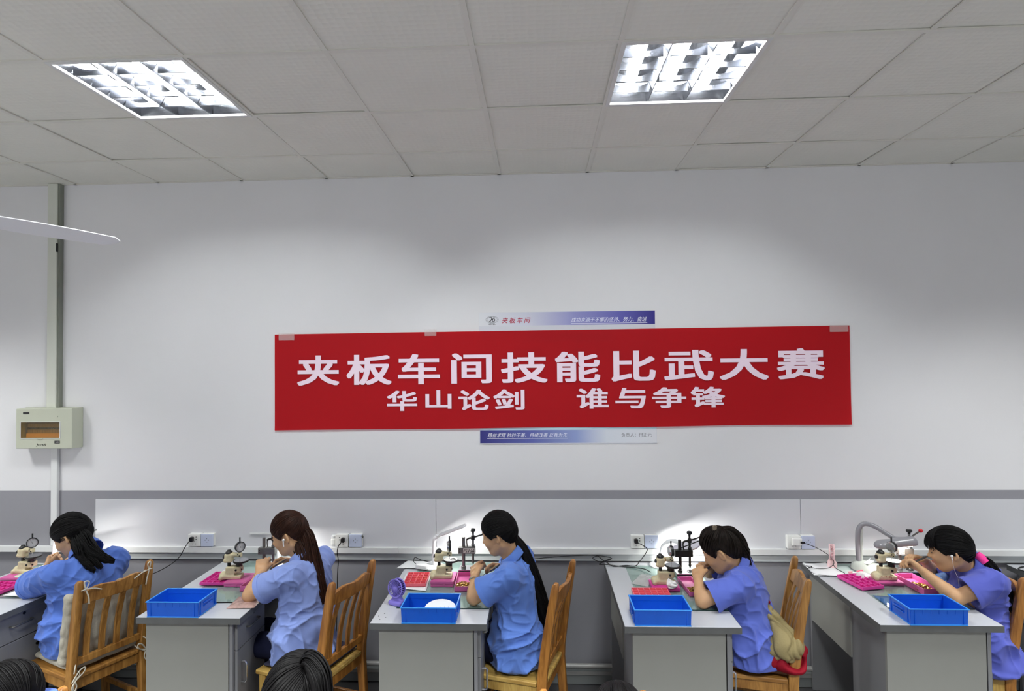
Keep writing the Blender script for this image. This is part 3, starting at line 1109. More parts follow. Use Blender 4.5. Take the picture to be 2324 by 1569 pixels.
for pts in ([(-0.055, -0.122), (-0.046, -0.110), (-0.044, -0.103), (-0.049, -0.108), (-0.038, -0.112), (-0.030, -0.112)], [(-0.036, -0.106), (-0.038, -0.116)],
            [(-0.028, -0.108), (-0.024, -0.114), (-0.02, -0.110), (-0.012, -0.110), (-0.004, -0.106)], [(-0.004, -0.106), (-0.008, -0.116), (0.002, -0.114), (0.008, -0.106), (0.010, -0.116)],
            [(0.006, -0.104), (0.016, -0.106), (0.012, -0.118)]):
    scr.tube(catmull([(x, -bd - 0.0006, z) for x, z in pts], 4), 0.0011, 5)
obj('handwriting', scr, M_INK, db)

cu = thing('vertical_trunking', 'tall grey green cable trunking from ceiling down to the breaker box', 'cable duct', (-3.384, YW - 0.002, 1.8425))
obj('duct_cover', MB().bx(-0.040, 0.026, -0.045, -0.006, 0, CEIL - 1.8425), M_CONDUIT, cu, bevel=0.002)
obj('duct_base', MB().bx(0.026, 0.040, -0.034, 0.0, 0, CEIL - 1.8425), mat('grey_duct_base', (128, 132, 122), 0.5, var=0.2, vscale=5, stretch=(1, 1, 0.3)), cu)
obj('damage_slot', MB().bx(0.022, 0.0275, -0.046, -0.03, 1.09, 1.15), M_GAP, cu)
lo_ = thing('lower_trunking', 'narrow white cable trunking from the breaker box down the grey wall', 'cable duct', (-3.382, YW - 0.002, 0.884))
obj('duct_cover', MB().bx(-0.022, 0.022, -0.026, -0.001, 0, 1.5675 - 0.884), M_TRUNK, lo_, bevel=0.002)

# ------------------------------------------------------------------ ceiling fan (one blade reaches into the frame)
fn = thing('ceiling_fan', 'white ceiling fan blade reaching in at the left edge', 'fan', (-2.35, 2.14, 2.745), 0)
obj('hub', MB().lathe([(0.0, 0.05), (0.07, 0.05), (0.095, 0.03), (0.095, -0.02), (0.06, -0.045), (0.0, -0.05)]), M_BLADE, fn, smooth=True)
obj('rod', MB().cyl((0, 0, 0.05), (0, 0, CEIL - 2.745), 0.011), M_BLADE, fn, smooth=True)
obj('canopy', MB().lathe([(0.03, CEIL - 2.745 - 0.08), (0.06, CEIL - 2.745), (0.0, CEIL - 2.745)]), M_BLADE, fn, smooth=True)
for k in range(3):
    a0 = math.atan2(0.625, 0.27) + k * 2 * PI / 3
    b = MB()
    n = 14
    up, dn = [], []
    for i in range(n + 1):
        u = i / n
        rr = 0.10 + (0.72 - 0.10) * u
        w = 0.055 + 0.014 * math.sin(PI * min(1, u * 1.1))
        if u > 0.93:
            w *= math.sqrt(max(0.02, 1 - ((u - 0.93) / 0.075) ** 2))
        up.append((rr, w))
        dn.append((rr, -w))
    tilt = -0.22
    vs_, fs_ = [], []
    for (q, sgn) in ((0.002, 1), (-0.002, -1)):
        for L in (up, dn):
            for rr, w in L:
                x, y, z = rr, w * math.cos(tilt), w * math.sin(tilt) + q
                vs_.append((x * math.cos(a0) - y * math.sin(a0), x * math.sin(a0) + y * math.cos(a0), z))
    m_ = n + 1
    for i in range(n):
        fs_ += [(i, i + 1, m_ + i + 1, m_ + i), (2 * m_ + i, 3 * m_ + i, 3 * m_ + i + 1, 2 * m_ + i + 1),
                (i, 2 * m_ + i, 2 * m_ + i + 1, i + 1), (m_ + i, m_ + i + 1, 3 * m_ + i + 1, 3 * m_ + i)]
    fs_ += [(0, m_, 3 * m_, 2 * m_), (n, 2 * m_ + n, 3 * m_ + n, m_ + n)]
    obj('blade', b.add(vs_, fs_), M_BLADE, fn)

# ------------------------------------------------------------------ desks
ZT = 0.795      # desk top height


def desk(X0, X1, Y0, Y1, label, rz=0.0, gapside=1, top_split=False):
    w, L = X1 - X0, Y1 - Y0
    t = thing('work_desk', label, 'desk', (X0, Y0, 0), rz, 'grey laminate work desks along the wall')
    T = 0.034
    obj('desktop', MB().bx(0.002, w - 0.002, 0.002, L, ZT - T, ZT), M_TOP, t, bevel=0.0015)
    for (a, b, c, d) in ((0, w, 0, 0.002), (0, 0.002, 0.002, L), (w - 0.002, w, 0.002, L)):
        box_obj('edge_band', a, b, c, d, ZT - T + 0.001, ZT - 0.0012, M_EDGE, t)
    zb = ZT - T
    px0, px1, D = 0.042, w - 0.075, 0.36
    box_obj('front_panel', px0, px1, 0.022, 0.040, 0.03, zb, M_DESK, t, bevel=0.001)
    box_obj('dark_gap', px1, px1 + 0.006, 0.027, 0.04, 0.03, zb, M_GAP, t)
    box_obj('carcass', px0 + 0.002, px1 + 0.022, 0.04, D, 0.03, zb, M_DESKSIDE, t)
    box_obj('front_post', px1 + 0.006, px1 + 0.024, 0.022, 0.04, 0.03, zb, M_DESKSIDE, t)
    box_obj('plinth', px0 + 0.02, px1, 0.05, D - 0.02, 0.0, 0.03, M_GAP, t)
    xf = px1 + 0.022
    dr = box_obj('drawer', xf, xf + 0.017, 0.044, D - 0.004, 0.605, zb - 0.008, M_DESKSIDE, t, bevel=0.001)
    yc = (0.044 + D) / 2
    pts = [(xf + 0.017, yc - 0.06, 0.69), (xf + 0.038, yc - 0.055, 0.69), (xf + 0.040, yc, 0.69), (xf + 0.038, yc + 0.055, 0.69), (xf + 0.017, yc + 0.06, 0.69)]
    obj('drawer_handle', MB().tube(catmull(pts, 4), 0.0055, 8), M_STEEL, dr, smooth=True)
    obj('lock', MB().cyl((xf + 0.017, yc + 0.02, 0.735), (xf + 0.020, yc + 0.02, 0.735), 0.008), M_BLACK, dr, smooth=True)
    do = box_obj('door', xf, xf + 0.017, 0.044, D - 0.004, 0.035, 0.600, M_DESKSIDE, t, bevel=0.001)
    yh = 0.085
    pts = [(xf + 0.017, yh, 0.42), (xf + 0.042, yh, 0.425), (xf + 0.044, yh, 0.475), (xf + 0.042, yh, 0.525), (xf + 0.017, yh, 0.53)]
    obj('door_handle', MB().tube(catmull(pts, 4), 0.005, 8), M_CHROME, do, smooth=True)
    obj('lock', MB().cyl((xf + 0.017, 0.30, 0.53), (xf + 0.020, 0.30, 0.53), 0.009), M_BLACK, do, smooth=True)
    box_obj('modesty_panel', px0 - 0.006, px0 + 0.012, D, L - 0.05, 0.455, zb, M_DESK, t)
    box_obj('end_panel', px0 - 0.004, w - 0.03, L - 0.05, L - 0.03, 0.004, zb, M_DESKSIDE, t)
    return t


desk(-3.52, -2.925, 3.10, 3.90, 'grey work desk at the left edge, partly cut off by the frame', math.radians(-7))
desk(-2.157, -1.590, 3.071, 3.955, 'grey work desk carrying the empty blue crate and a bright magenta compartment tray')
desk(-0.886, -0.280, 3.030, 3.955, 'grey work desk with the lilac fan and a coral tray on its top')
desk(0.418, 1.000, 3.020, 3.955, 'grey work desk with a tangled black cable on its back left corner')
desk(1.698, 2.300, 3.066, 3.955, 'grey work desk with the big silver lamp, its open knee space seen from the left')
desk(2.99, 3.58, 3.10, 3.955, 'grey work desk cut off at the right edge behind the wooden chair')


def drill_marks():
    for (x, y) in ((-0.845, 3.075), (-0.820, 3.10), (-0.862, 3.115), (-0.838, 3.145)):
        o = obj('drill_mark', MB().cyl((x, y, ZT - 0.001), (x, y, ZT + 0.0004), 0.003, n=10), M_GAP)
        tag(o, 'small dark screw hole in the desktop corner near the lilac fan', 'mark', 'screw holes in the desktop')


# glass / plastic sheets lying on the desks
def sheet(x0, x1, y0, y1, label, edge=M_GLASSEDGE, m=M_GLASS):
    t = thing('desk_sheet', label, 'glass sheet', (x0, y0, ZT + 0.0004), 0)
    w, L = x1 - x0, y1 - y0
    obj('pane', MB().bx(0, w, 0.003, L, 0, 0.004), m, t)
    box_obj('edge', 0, w, 0, 0.003, 0, 0.0045, edge, t)
    return t


M_MILK = mat('milky_sheet', (228, 231, 236), 0.18, spec=0.5)
SH = 0.0048
sheet(-2.03, -1.60, 3.262, 3.94, 'clear desk sheet under the pink trays beside the magenta tray with the gold bangle worker', M_GAP, M_GLASS)
sheet(-0.79, -0.284, 3.212, 3.94, 'glass sheet with green edge in front of the coral tray worker')
sheet(0.545, 0.996, 3.214, 3.89, 'glass sheet on the desk with the crumpled tissue')
sheet(1.852, 2.296, 3.256, 3.94, 'clear sheet with black edge on the desk of the silver lamp', M_GAP)
s1 = sheet(-3.40, -2.93, 3.30, 3.86, 'clear sheet with dark blue edge on the desk at the left edge', mat('dark_blue_edge', (14, 22, 48), 0.3))
s1.rotation_euler = (0, 0, 0)

# ------------------------------------------------------------------ wooden chairs
def chair(label, Mw, Ms, loc, rz, nslat=4, group='wooden slat-back chairs'):
    """faces -X; origin on the floor under the seat centre."""
    t = thing('wooden_chair', label, 'chair', loc, rz, group)
    sh = 0.455

    def lean(z):
        return 0.0 if z < sh else 0.085 * ((z - sh) / 0.55) ** 1.2
    for s in (-1, 1):
        y = s * 0.187
        prof_z = [0.0, 0.2, 0.42, 0.50, 0.62, 0.74, 0.86, 0.95, 0.985, 1.0]
        vs_, fs_ = [], []
        for z in prof_z:
            d = 0.052 - 0.014 * max(0, (z - 0.6) / 0.4) if z > 0.42 else 0.040 + 0.012 * z / 0.42
            if z > 0.97:
                d *= 0.86 if z < 0.99 else 0.5
            cx = 0.187 + lean(z) - (0.0 if z > 0.42 else -0.03 * (0.42 - z) / 0.42)
            hw = 0.0175 if z < 0.99 else 0.011
            vs_ += [(cx - d / 2, y - hw, z), (cx + d / 2, y - hw, z), (cx + d / 2, y + hw, z), (cx - d / 2, y + hw, z)]
        for i in range(len(prof_z) - 1):
            for k in range(4):
                k2 = (k + 1) % 4
                fs_.append((i * 4 + k, i * 4 + k2, i * 4 + 4 + k2, i * 4 + 4 + k))
        n4 = (len(prof_z) - 1) * 4
        fs_ += [(3, 2, 1, 0), (n4, n4 + 1, n4 + 2, n4 + 3)]
        obj('back_post', MB().add(vs_, fs_), Mw, t, bevel=0.006, seg=3, smooth=True)
        fl = MB()
        fl.add([(-0.185 - 0.017, y - 0.017, 0), (-0.185 + 0.017, y - 0.017, 0), (-0.185 + 0.017, y + 0.017, 0), (-0.185 - 0.017, y + 0.017, 0),
                (-0.185 - 0.021, y - 0.021, 0.43), (-0.185 + 0.021, y - 0.021, 0.43), (-0.185 + 0.021, y + 0.021, 0.43), (-0.185 - 0.021, y + 0.021, 0.43)],
               [(3, 2, 1, 0), (4, 5, 6, 7), (0, 1, 5, 4), (1, 2, 6, 5), (2, 3, 7, 6), (3, 0, 4, 7)])
        obj('front_leg', fl, Ms, t, bevel=0.003)
        box_obj('side_apron', -0.163, 0.162, y - 0.011, y + 0.011, 0.375, 0.430, Ms, t, bevel=0.002)
        box_obj('side_stretcher', -0.165, 0.19, y - 0.009, y + 0.009, 0.16, 0.19, Mw, t, bevel=0.002)
    box_obj('front_apron', -0.197, -0.175, -0.165, 0.165, 0.375, 0.430, Ms, t, bevel=0.002)
    box_obj('back_apron', 0.176, 0.198, -0.168, 0.168, 0.375, 0.430, Mw, t, bevel=0.002)
    box_obj('front_stretcher', -0.195, -0.177, -0.165, 0.165, 0.22, 0.25, Mw, t, bevel=0.002)
    box_obj('back_stretcher', 0.198, 0.215, -0.168, 0.168, 0.16, 0.19, Mw, t, bevel=0.002)
    seat = MB().prism([(-0.225, -0.215), (0.16, -0.205), (0.16, -0.166), (0.205, -0.166), (0.205, 0.166), (0.16, 0.166), (0.16, 0.205), (-0.225, 0.215)], 0.431, sh, 'XY')
    obj('seat', seat, M_SEAT if Ms is M_WOOD2 else M_SEAT3, t, bevel=0.006, seg=3)
    # crest rail: wavy upper edge, curved backwards
    n = 16
    vs_, fs_ = [], []
    for i in range(n + 1):
        u = i / n
        y = -0.170 + 0.340 * u
        bow = 0.022 * math.sin(PI * u)
        zt = 0.925 + 0.026 * math.sin(PI * u) + 0.010 * math.sin(3 * PI * u)
        for (z, dx) in ((0.862, -0.011), (0.862, 0.011), (zt, 0.011), (zt, -0.011)):
            vs_.append((0.187 + lean(z) + bow + dx, y, z))
    for i in range(n):
        for k in range(4):
            k2 = (k + 1) % 4
            fs_.append((i * 4 + k, i * 4 + k2, i * 4 + 4 + k2, i * 4 + 4 + k))
    fs_ += [(3, 2, 1, 0), (n * 4, n * 4 + 1, n * 4 + 2, n * 4 + 3)]
    obj('crest_rail', MB().add(vs_, fs_), Mw, t, bevel=0.004)
    box_obj('lower_rail', 0.187 + lean(0.53) - 0.012, 0.187 + lean(0.53) + 0.012, -0.17, 0.17, 0.510, 0.548, Mw, t, bevel=0.003)
    for i in range(nslat):
        u = (i + 1) / (nslat + 1)
        y = -0.118 + 0.236 * i / (nslat - 1)
        w = 0.0165
        vs_, fs_ = [], []
        m = 10
        for q in range(m + 1):
            z = 0.540 + (0.872 - 0.540) * q / m
            bow = 0.022 * math.sin(PI * u) * (q / m) - 0.014 * math.sin(PI * q / m)
            cx = 0.187 + lean(z) + bow
            vs_ += [(cx - 0.0065, y - w, z), (cx + 0.0065, y - w, z), (cx + 0.0065, y + w, z), (cx - 0.0065, y + w, z)]
        for q in range(m):
            for k in range(4):
                k2 = (k + 1) % 4
                fs_.append((q * 4 + k, q * 4 + k2, q * 4 + 4 + k2, q * 4 + 4 + k))
        fs_ += [(3, 2, 1, 0), (m * 4, m * 4 + 1, m * 4 + 2, m * 4 + 3)]
        obj('slat', MB().add(vs_, fs_), Mw, t, bevel=0.003, smooth=True)
    return t


def place_chair(src, label, Tc, th):
    """Tc = middle between the tops of the back posts, th = turn towards the wall in degrees."""
    a = math.radians(th)
    c = (Tc[0] - math.cos(a) * 0.262, Tc[1] + math.sin(a) * 0.262, 0)
    o = src(label, c, -a) if callable(src) else dup(src, c, -a, label)
    o.scale = (1, 1, 0.975)
    return o


C2 = place_chair(lambda l, c, r: chair(l, M_WOOD, M_WOOD2, c, r), 'orange wooden slat-back chair under the worker with reddish brown hair', (-1.057, 3.285), 18)
C3 = place_chair(C2, 'orange wooden chair with yellow worn seat under the worker with a very long black ponytail', (0.125, 3.30), 17)
C1 = place_chair(lambda l, c, r: chair(l, M_WOOD3, M_WOOD3, c, r), 'golden wooden chair with grey linen cushions tied on', (-2.417, 3.272), 25)
C4 = place_chair(C1, 'golden wooden chair with a khaki jacket hanging on its seat', (1.440, 3.375), 13.5)
C5 = place_chair(C2, 'orange wooden chair at the right edge with a purple seat pad', (2.545, 3.415), 8)
# foreground chairs, only their tops in view
CF1 = dup(C2, (0.178, 1.83, 0), PI / 2, 'brown wooden chair with yellow top rail at the bottom edge below the long-ponytail worker')
_q = Matrix.Rotation(PI / 2 - 0.5, 3, 'Z') @ Vector((0.262, 0.187, 0))
CF2 = dup(C2, (-1.745 - _q.x, 2.085 - _q.y, 0), PI / 2 - 0.5, 'wooden chair with yellow rounded post top at the bottom edge, left')
CF3 = dup(C2, (-0.71, 1.66, 0), -PI / 2, 'wooden chair hidden under the black-haired head at the bottom edge, centre left')
CF1.scale = (1, 0.93, 0.985)
for c in (CF1, CF2, CF3):
    for ch in c.children:
        if ch.name.startswith('crest_rail'):
            ch.data = ch.data.copy()
            ch.data.materials[0] = M_WOOD2

# ------------------------------------------------------------------ blue crates
def crate(w, d, h, label, loc, rz=0):
    t = thing('blue_crate', label, 'crate', loc, rz, 'blue plastic crates on the desks')
    th = 0.003
    tp = 0.004    # slight taper
    b = MB()

    def wall(p, q, nrm):
        # p,q bottom corners (2d); thickness inward
        a0 = Vector((p[0], p[1], 0.0))
        a1 = Vector((q[0], q[1], 0.0))
        n = Vector((nrm[0], nrm[1], 0))
        vs_ = []
        for z, off in ((0.004, 0.0), (h, tp)):
            for base in (a0, a1):
                vs_.append(base + n * off + Vector((0, 0, z)))
            for base in (a1, a0):
                vs_.append(base + n * (off - th) + Vector((0, 0, z)))
        return MB().add(vs_, [(0, 1, 2, 3), (7, 6, 5, 4), (0, 4, 5, 1), (1, 5, 6, 2), (2, 6, 7, 3), (3, 7, 4, 0)])
    hw, hd = w / 2 - tp, d / 2 - tp
    obj('side_wall', wall((-hw, -hd), (hw, -hd), (0, -1)), M_BLUE, t)
    obj('side_wall', wall((hw, hd), (-hw, hd), (0, 1)), M_BLUE, t)
    obj('end_wall', wall((hw, -hd), (hw, hd), (1, 0)), M_BLUE, t)
    obj('end_wall', wall((-hw, hd), (-hw, -hd), (-1, 0)), M_BLUE, t)
    box_obj('base', -hw, hw, -hd, hd, 0.003, 0.006, M_BLUE, t)
    W2, D2 = w / 2, d / 2
    rim = MB()
    for (x0, x1, y0, y1) in ((-W2 - .003, W2 + .003, -D2 - .003, -D2 + .004), (-W2 - .003, W2 + .003, D2 - .004, D2 + .003), (-W2 - .003, -W2 + .004, -D2 + .004, D2 - .004), (W2 - .004, W2 + .003, -D2 + .004, D2 - .004)):
        rim.bx(x0, x1, y0, y1, h - 0.004, h + 0.001)
    obj('rim', rim, M_BLUERIM, t, bevel=0.0012)
    fr = MB()
    for (x0, x1, y0, y1) in ((-hw - .0015, hw + .0015, -hd - .0015, -hd + .002), (-hw - .0015, hw + .0015, hd - .002, hd + .0015), (-hw - .0015, -hw + .002, -hd + .002, hd - .002), (hw - .002, hw + .0015, -hd + .002, hd - .002)):
        fr.bx(x0, x1, y0, y1, 0.0, 0.006)
    obj('foot_rim', fr, M_BLUERIM, t)
    n = 6
    for k in range(n + 1):
        x = -hw + 0.02 + (2 * hw - 0.04) * k / n
        zl = 0.008 if k in (0, n) else h * 0.70
        for s in (-1, 1):
            yy0 = s * (hd + 0.0005)
            obj('rib', MB().bx(x - 0.0015, x + 0.0015, min(yy0, yy0 + s * 0.0045), max(yy0, yy0 + s * 0.0045), zl, h - 0.004), M_BLUE, t)
    for s in (-1, 1):
        for yv in (-hd + 0.02, hd - 0.02):
            xx = s * (hw + 0.0005)
            obj('rib', MB().bx(min(xx, xx + s * 0.005), max(xx, xx + s * 0.005), yv - 0.0015, yv + 0.0015, 0.008, h - 0.004), M_BLUE, t)
        for zz in (h * 0.52, h * 0.70):
            xx = s * (hw + 0.001)
            obj('hand_grip', MB().bx(min(xx, xx + s * 0.008), max(xx, xx + s * 0.008), -0.042, 0.042, zz - 0.003, zz + 0.003), M_BLUE, t, bevel=0.001)
    for s in (-1, 1):
        obj('ledge', MB().bx(-hw + 0.001, hw - 0.001, min(s * hd - s * .001, s * hd + s * .0025), max(s * hd - s * .001, s * hd + s * .0025), h * 0.70 - 0.002, h * 0.70), M_BLUE, t)
    return t


K2 = crate(0.285, 0.186, 0.083, 'empty blue plastic crate on the desk of the reddish-haired worker', (-1.957, 3.162, ZT + 0.0005))
K3 = dup(K2, (-0.580, 3.118, ZT + 0.0005), 0, 'blue plastic crate holding a white paper, beside the lilac fan')
K4 = dup(K2, (0.611, 3.115, ZT + 0.0005), 0, 'empty blue plastic crate in front of the crumpled tissue')
K5 = dup(K2, (1.984, 3.153, ZT + 0.0005), 0, 'empty blue plastic crate on the desk of the silver lamp')
pc = thing('paper_card', 'white card with handwriting lying inside a blue crate', 'paper', (-0.535, 3.125, ZT + 0.0075), 0.12)
vs_ = [(0.085 * math.cos(a) * (1 if a < PI else 1), 0.065 * math.sin(a), 0.028 + 0.026 * math.sin(a) * 1.0) for a in np.linspace(0, PI, 14)]
vs_ += [(-0.085, -0.045, 0.0005), (0.085, -0.045, 0.0005)]
obj('card', MB().add(vs_ + [(x, y, z + 0.0006) for x, y, z in vs_], [tuple(range(16)), tuple(range(31, 15, -1))] + [(i, (i + 1) % 16, 16 + (i + 1) % 16, 16 + i) for i in range(16)]), M_PAPER, pc)
mk = MB()
for k in range(5):
    x = -0.05 + k * 0.022
    mk.tube([(x, -0.01, 0.0235), (x + 0.006, 0.012, 0.0345), (x + 0.010, -0.004, 0.0268)], 0.0009, 4)
o = obj('handwriting', mk, M_PURPLE2, pc)

# ------------------------------------------------------------------ pink trays, boxes, brass parts
def tray(name, label, loc, w, d, h, nx, ny, m, rz=0, group='pink compartment trays'):
    t = thing(name, label, 'tray', loc, rz, group)
    b = MB().bx(-w / 2, w / 2, -d / 2, d / 2, 0.004, 0.007)
    obj('base', b, m, t)
    obj('foot', MB().bx(-w / 2 + 0.006, w / 2 - 0.006, -d / 2 + 0.006, d / 2 - 0.006, 0, 0.004), m, t)
    e = 0.004
    for (x0, x1, y0, y1) in ((-w / 2, w / 2, -d / 2, -d / 2 + e), (-w / 2, w / 2, d / 2 - e, d / 2), (-w / 2, -w / 2 + e, -d / 2 + e, d / 2 - e), (w / 2 - e, w / 2, -d / 2 + e, d / 2 - e)):
        box_obj('rim', x0, x1, y0, y1, 0.007, h, m, t, bevel=0.0008)
    for i in range(1, nx):
        x = -w / 2 + w * i / nx
        box_obj('divider', x - 0.002, x + 0.002, -d / 2 + e, d / 2 - e, 0.007, h - 0.001, m, t)
    for j in range(1, ny):
        y = -d / 2 + d * j / ny
        box_obj('divider', -w / 2 + e, w / 2 - e, y - 0.002, y + 0.002, 0.007, h - 0.001, m, t)
    return t


def open_box(label, loc, w, d, h, m, rz=0):
    t = thing('parts_box', label, 'box', loc, rz, 'pink open parts boxes')
    e = 0.004
    box_obj('base', -w / 2, w / 2, -d / 2, d / 2, 0, 0.004, m, t)
    for (x0, x1, y0, y1) in ((-w / 2, w / 2, -d / 2, -d / 2 + e), (-w / 2, w / 2, d / 2 - e, d / 2), (-w / 2, -w / 2 + e, -d / 2 + e, d / 2 - e), (w / 2 - e, w / 2, -d / 2 + e, d / 2 - e)):
        box_obj('wall', x0, x1, y0, y1, 0.004, h, m, t, bevel=0.0008)
    return t


def pink_block(label, loc, w, d, h, m, rz=0):
    t = thing('pink_box', label, 'box', loc, rz, 'closed pink boxes under the gauges')
    box_obj('lower_half', -w / 2, w / 2, -d / 2, d / 2, 0, h * 0.52, m, t, bevel=0.001)
    box_obj('lid', -w / 2 - 0.0015, w / 2 + 0.0015, -d / 2 - 0.0015, d / 2 + 0.0015, h * 0.52 + 0.001, h, m, t, bevel=0.001)
    box_obj('lid_panel', -w / 2 + 0.006, w / 2 - 0.006, -d / 2 + 0.006, d / 2 - 0.006, h, h + 0.0012, m, t)
    box_obj('catch', 0.01, 0.018, -d / 2 - 0.004, -d / 2 - 0.0015, h * 0.35, h * 0.7, m, t)
    return t


def brass_parts(label, cx, cy, z, w, d, n, hmax, seed):
    r = random.Random(seed)
    b = MB()
    for k in range(n):
        x = cx + (r.random() - 0.5) * w
        y = cy + (r.random() - 0.5) * d
        zz = z + 0.003 + r.random() * hmax * (1 - 0.6 * abs(2 * (x - cx) / w)) * (1 - 0.5 * abs(2 * (y - cy) / d))
        R = Matrix.Rotation(r.random() * 6.3, 3, 'Z') @ Matrix.Rotation(r.uniform(-0.6, 0.6), 3, 'X') @ Matrix.Rotation(r.uniform(-0.6, 0.6), 3, 'Y')
        L = r.uniform(0.009, 0.019)
        W_ = r.uniform(0.005, 0.011)
        poly = [(-L / 2, -W_ / 2), (L * 0.2, -W_ / 2), (L * 0.25, -W_ * 0.15), (L / 2, -W_ * 0.2), (L / 2, W_ / 2), (-L * 0.1, W_ / 2), (-L * 0.18, W_ * 0.2), (-L / 2, W_ * 0.3)]
        A = [R @ Vector((px, py, -0.0006)) + Vector((x, y, zz)) for px, py in poly]
        B = [R @ Vector((px, py, 0.0006)) + Vector((x, y, zz)) for px, py in poly]
        b.add(A + B, [tuple(range(7, -1, -1)), tuple(range(8, 16))] + [(i, (i + 1) % 8, 8 + (i + 1) % 8, 8 + i) for i in range(8)])
    o = obj('brass_parts', b, M_BRASS)
    tag(o, label, 'metal parts', kind='stuff')
    return o


ZS = ZT + SH       # top of the sheets
# desk 2
tray('compartment_tray', 'bright magenta compartment tray left of the gauge on the reddish-haired worker desk', (-1.985, 3.590, ZS), 0.152, 0.185, 0.020, 4, 5, M_PINK)
pink_block('wide flat pink box under the gauge beside the bright magenta tray', (-1.842, 3.570, ZS), 0.126, 0.165, 0.022, M_PINK2)
open_box('pink open box with brass parts at the elbow with the gold bangle', (-1.722, 3.53, ZS), 0.088, 0.23, 0.030, M_PINK2, -0.05)
brass_parts('dull brass watch parts in the pink box near the gold bangle', -1.722, 3.47, ZS + 0.003, 0.07, 0.08, 110, 0.012, 1)
# desk 3
def paper(label, pts, z, name='paper_sheet', cat='paper', curl=0.0, m=None):
    """pts: four corners (x, y), first two the near edge; a thin sheet with a gentle curl."""
    n = 8
    V_, F_ = [], []
    for j in range(n + 1):
        for i in range(n + 1):
            u, v = i / n, j / n
            p = (Vector(pts[0]) * (1 - u) + Vector(pts[1]) * u) * (1 - v) + (Vector(pts[3]) * (1 - u) + Vector(pts[2]) * u) * v
            e = abs(2 * u - 1) ** 3 + abs(2 * v - 1) ** 4
            V_.append((p.x, p.y, z + 0.0006 + curl * e * (0.6 + 0.4 * math.sin(5 * u + 3 * v))))
    for j in range(n):
        for i in range(n):
            a = j * (n + 1) + i
            F_.append((a, a + 1, a + n + 2, a + n + 1))
    o = obj(name, MB().add(V_, F_), m or M_PAPER, smooth='all')
    sd = o.modifiers.new('s', 'SOLIDIFY')
    sd.thickness = 0.0005
    return tag(o, label, cat)


paper('white plastic sheet lying under the coral compartment tray', [(-0.838, 3.475), (-0.672, 3.44), (-0.692, 3.735), (-0.852, 3.715)], ZS, curl=0.002)
tray('compartment_tray', 'coral compartment tray filled with parts, lying on a white sheet near the lilac fan', (-0.757, 3.592, ZS + 0.002), 0.135, 0.19, 0.020, 4, 5, M_CORAL, 0.05)
tray_parts = brass_parts('pink and orange small parts lying in the coral compartment tray', -0.757, 3.592, ZS + 0.008, 0.125, 0.175, 90, 0.006, 8)
tray_parts.data.materials[0] = mat('orange_pink_parts', (236, 120, 96), 0.4)
pink_block('mauve pink closed box carrying the gauge between the coral tray and the brass parts', (-0.590, 3.592, ZS), 0.136, 0.165, 0.030, M_PINK2)
open_box('pink open box with shiny brass parts near the steel bracelet', (-0.462, 3.56, ZS), 0.098, 0.24, 0.028, M_PINK2, 0.05)
brass_parts('heap of shiny brass watch parts in the box near the steel bracelet', -0.463, 3.50, ZS + 0.003, 0.082, 0.10, 190, 0.026, 2)
# desk 4
tray('compartment_tray', 'pink compartment tray just behind the crate below the crumpled tissue', (0.622, 3.385, ZS), 0.205, 0.15, 0.022, 6, 4, M_CORAL)
pink_block('magenta box with ridged lid under the gauge and the crumpled tissue', (0.722, 3.525, ZS), 0.156, 0.125, 0.020, M_PINK)
open_box('pink open box with lit brass parts under the arm of the hair-clip worker', (0.872, 3.515, ZS), 0.085, 0.24, 0.024, M_PINK2, 0.06)
brass_parts('bright lit brass parts in the box of the hair-clip worker', 0.872, 3.455, ZS + 0.003, 0.07, 0.10, 130, 0.016, 3)
# desk 5
tray('compartment_tray', 'magenta compartment tray at the left end of the desk with the silver lamp', (1.885, 3.605, ZS), 0.142, 0.205, 0.020, 4, 5, M_PINK, 0.22)
pink_block('pink low box under the gauge with red handwriting', (2.045, 3.64, ZS), 0.150, 0.135, 0.016, M_PINK2)
open_box('deep pink open box of dull brass parts before the worker with the pink hair band', (2.190, 3.56, ZS), 0.11, 0.245, 0.034, M_PINK2, 0.08)
brass_parts('dull brass parts in the deep pink box before the pink hair band worker', 2.187, 3.525, ZS + 0.003, 0.09, 0.13, 190, 0.022, 4)
# desk 1
tray('compartment_tray', 'magenta compartment tray cut off by the left frame edge', (-3.235, 3.405, ZS), 0.15, 0.17, 0.022, 4, 4, M_PINK, -0.1)
pink_block('magenta closed box with a pale disc lying on it, at the left edge', (-3.215, 3.60, ZS), 0.26, 0.15, 0.028, M_PINK2)
dd = thing('pale_disc', 'pale green round plastic disc lying on the magenta box at left', 'disc', (-3.235, 3.565, ZS + 0.0295))
obj('disc', MB().lathe([(0.0, 0.003), (0.036, 0.003), (0.038, 0.0015), (0.036, 0), (0, 0)]), mat('pale_green_plastic', (190, 206, 180), 0.4), dd, smooth=True)
obj('clip', MB().tube(catmull([(0.03, -0.01, 0.004), (0.045, 0.0, 0.008), (0.055, -0.004, 0.005), (0.05, 0.012, 0.006)], 4), 0.0025, 6), M_BLACK, dd, smooth=True)
gc = obj('green_clip', MB().bx(-0.016, 0.016, -0.006, 0.006, 0, 0.008), M_GREEN, loc=(-3.125, 3.62, ZS + 0.0295), bevel=0.002)
tag(gc, 'small green plastic piece beside the gauge base at left', 'clip')
paper('white cloth sheet under the elbow of the worker at left', [(-3.13, 3.32), (-2.955, 3.305), (-2.94, 3.42), (-3.10, 3.45)], ZS, curl=0.004, name='white_cloth', cat='cloth', m=M_INNER)

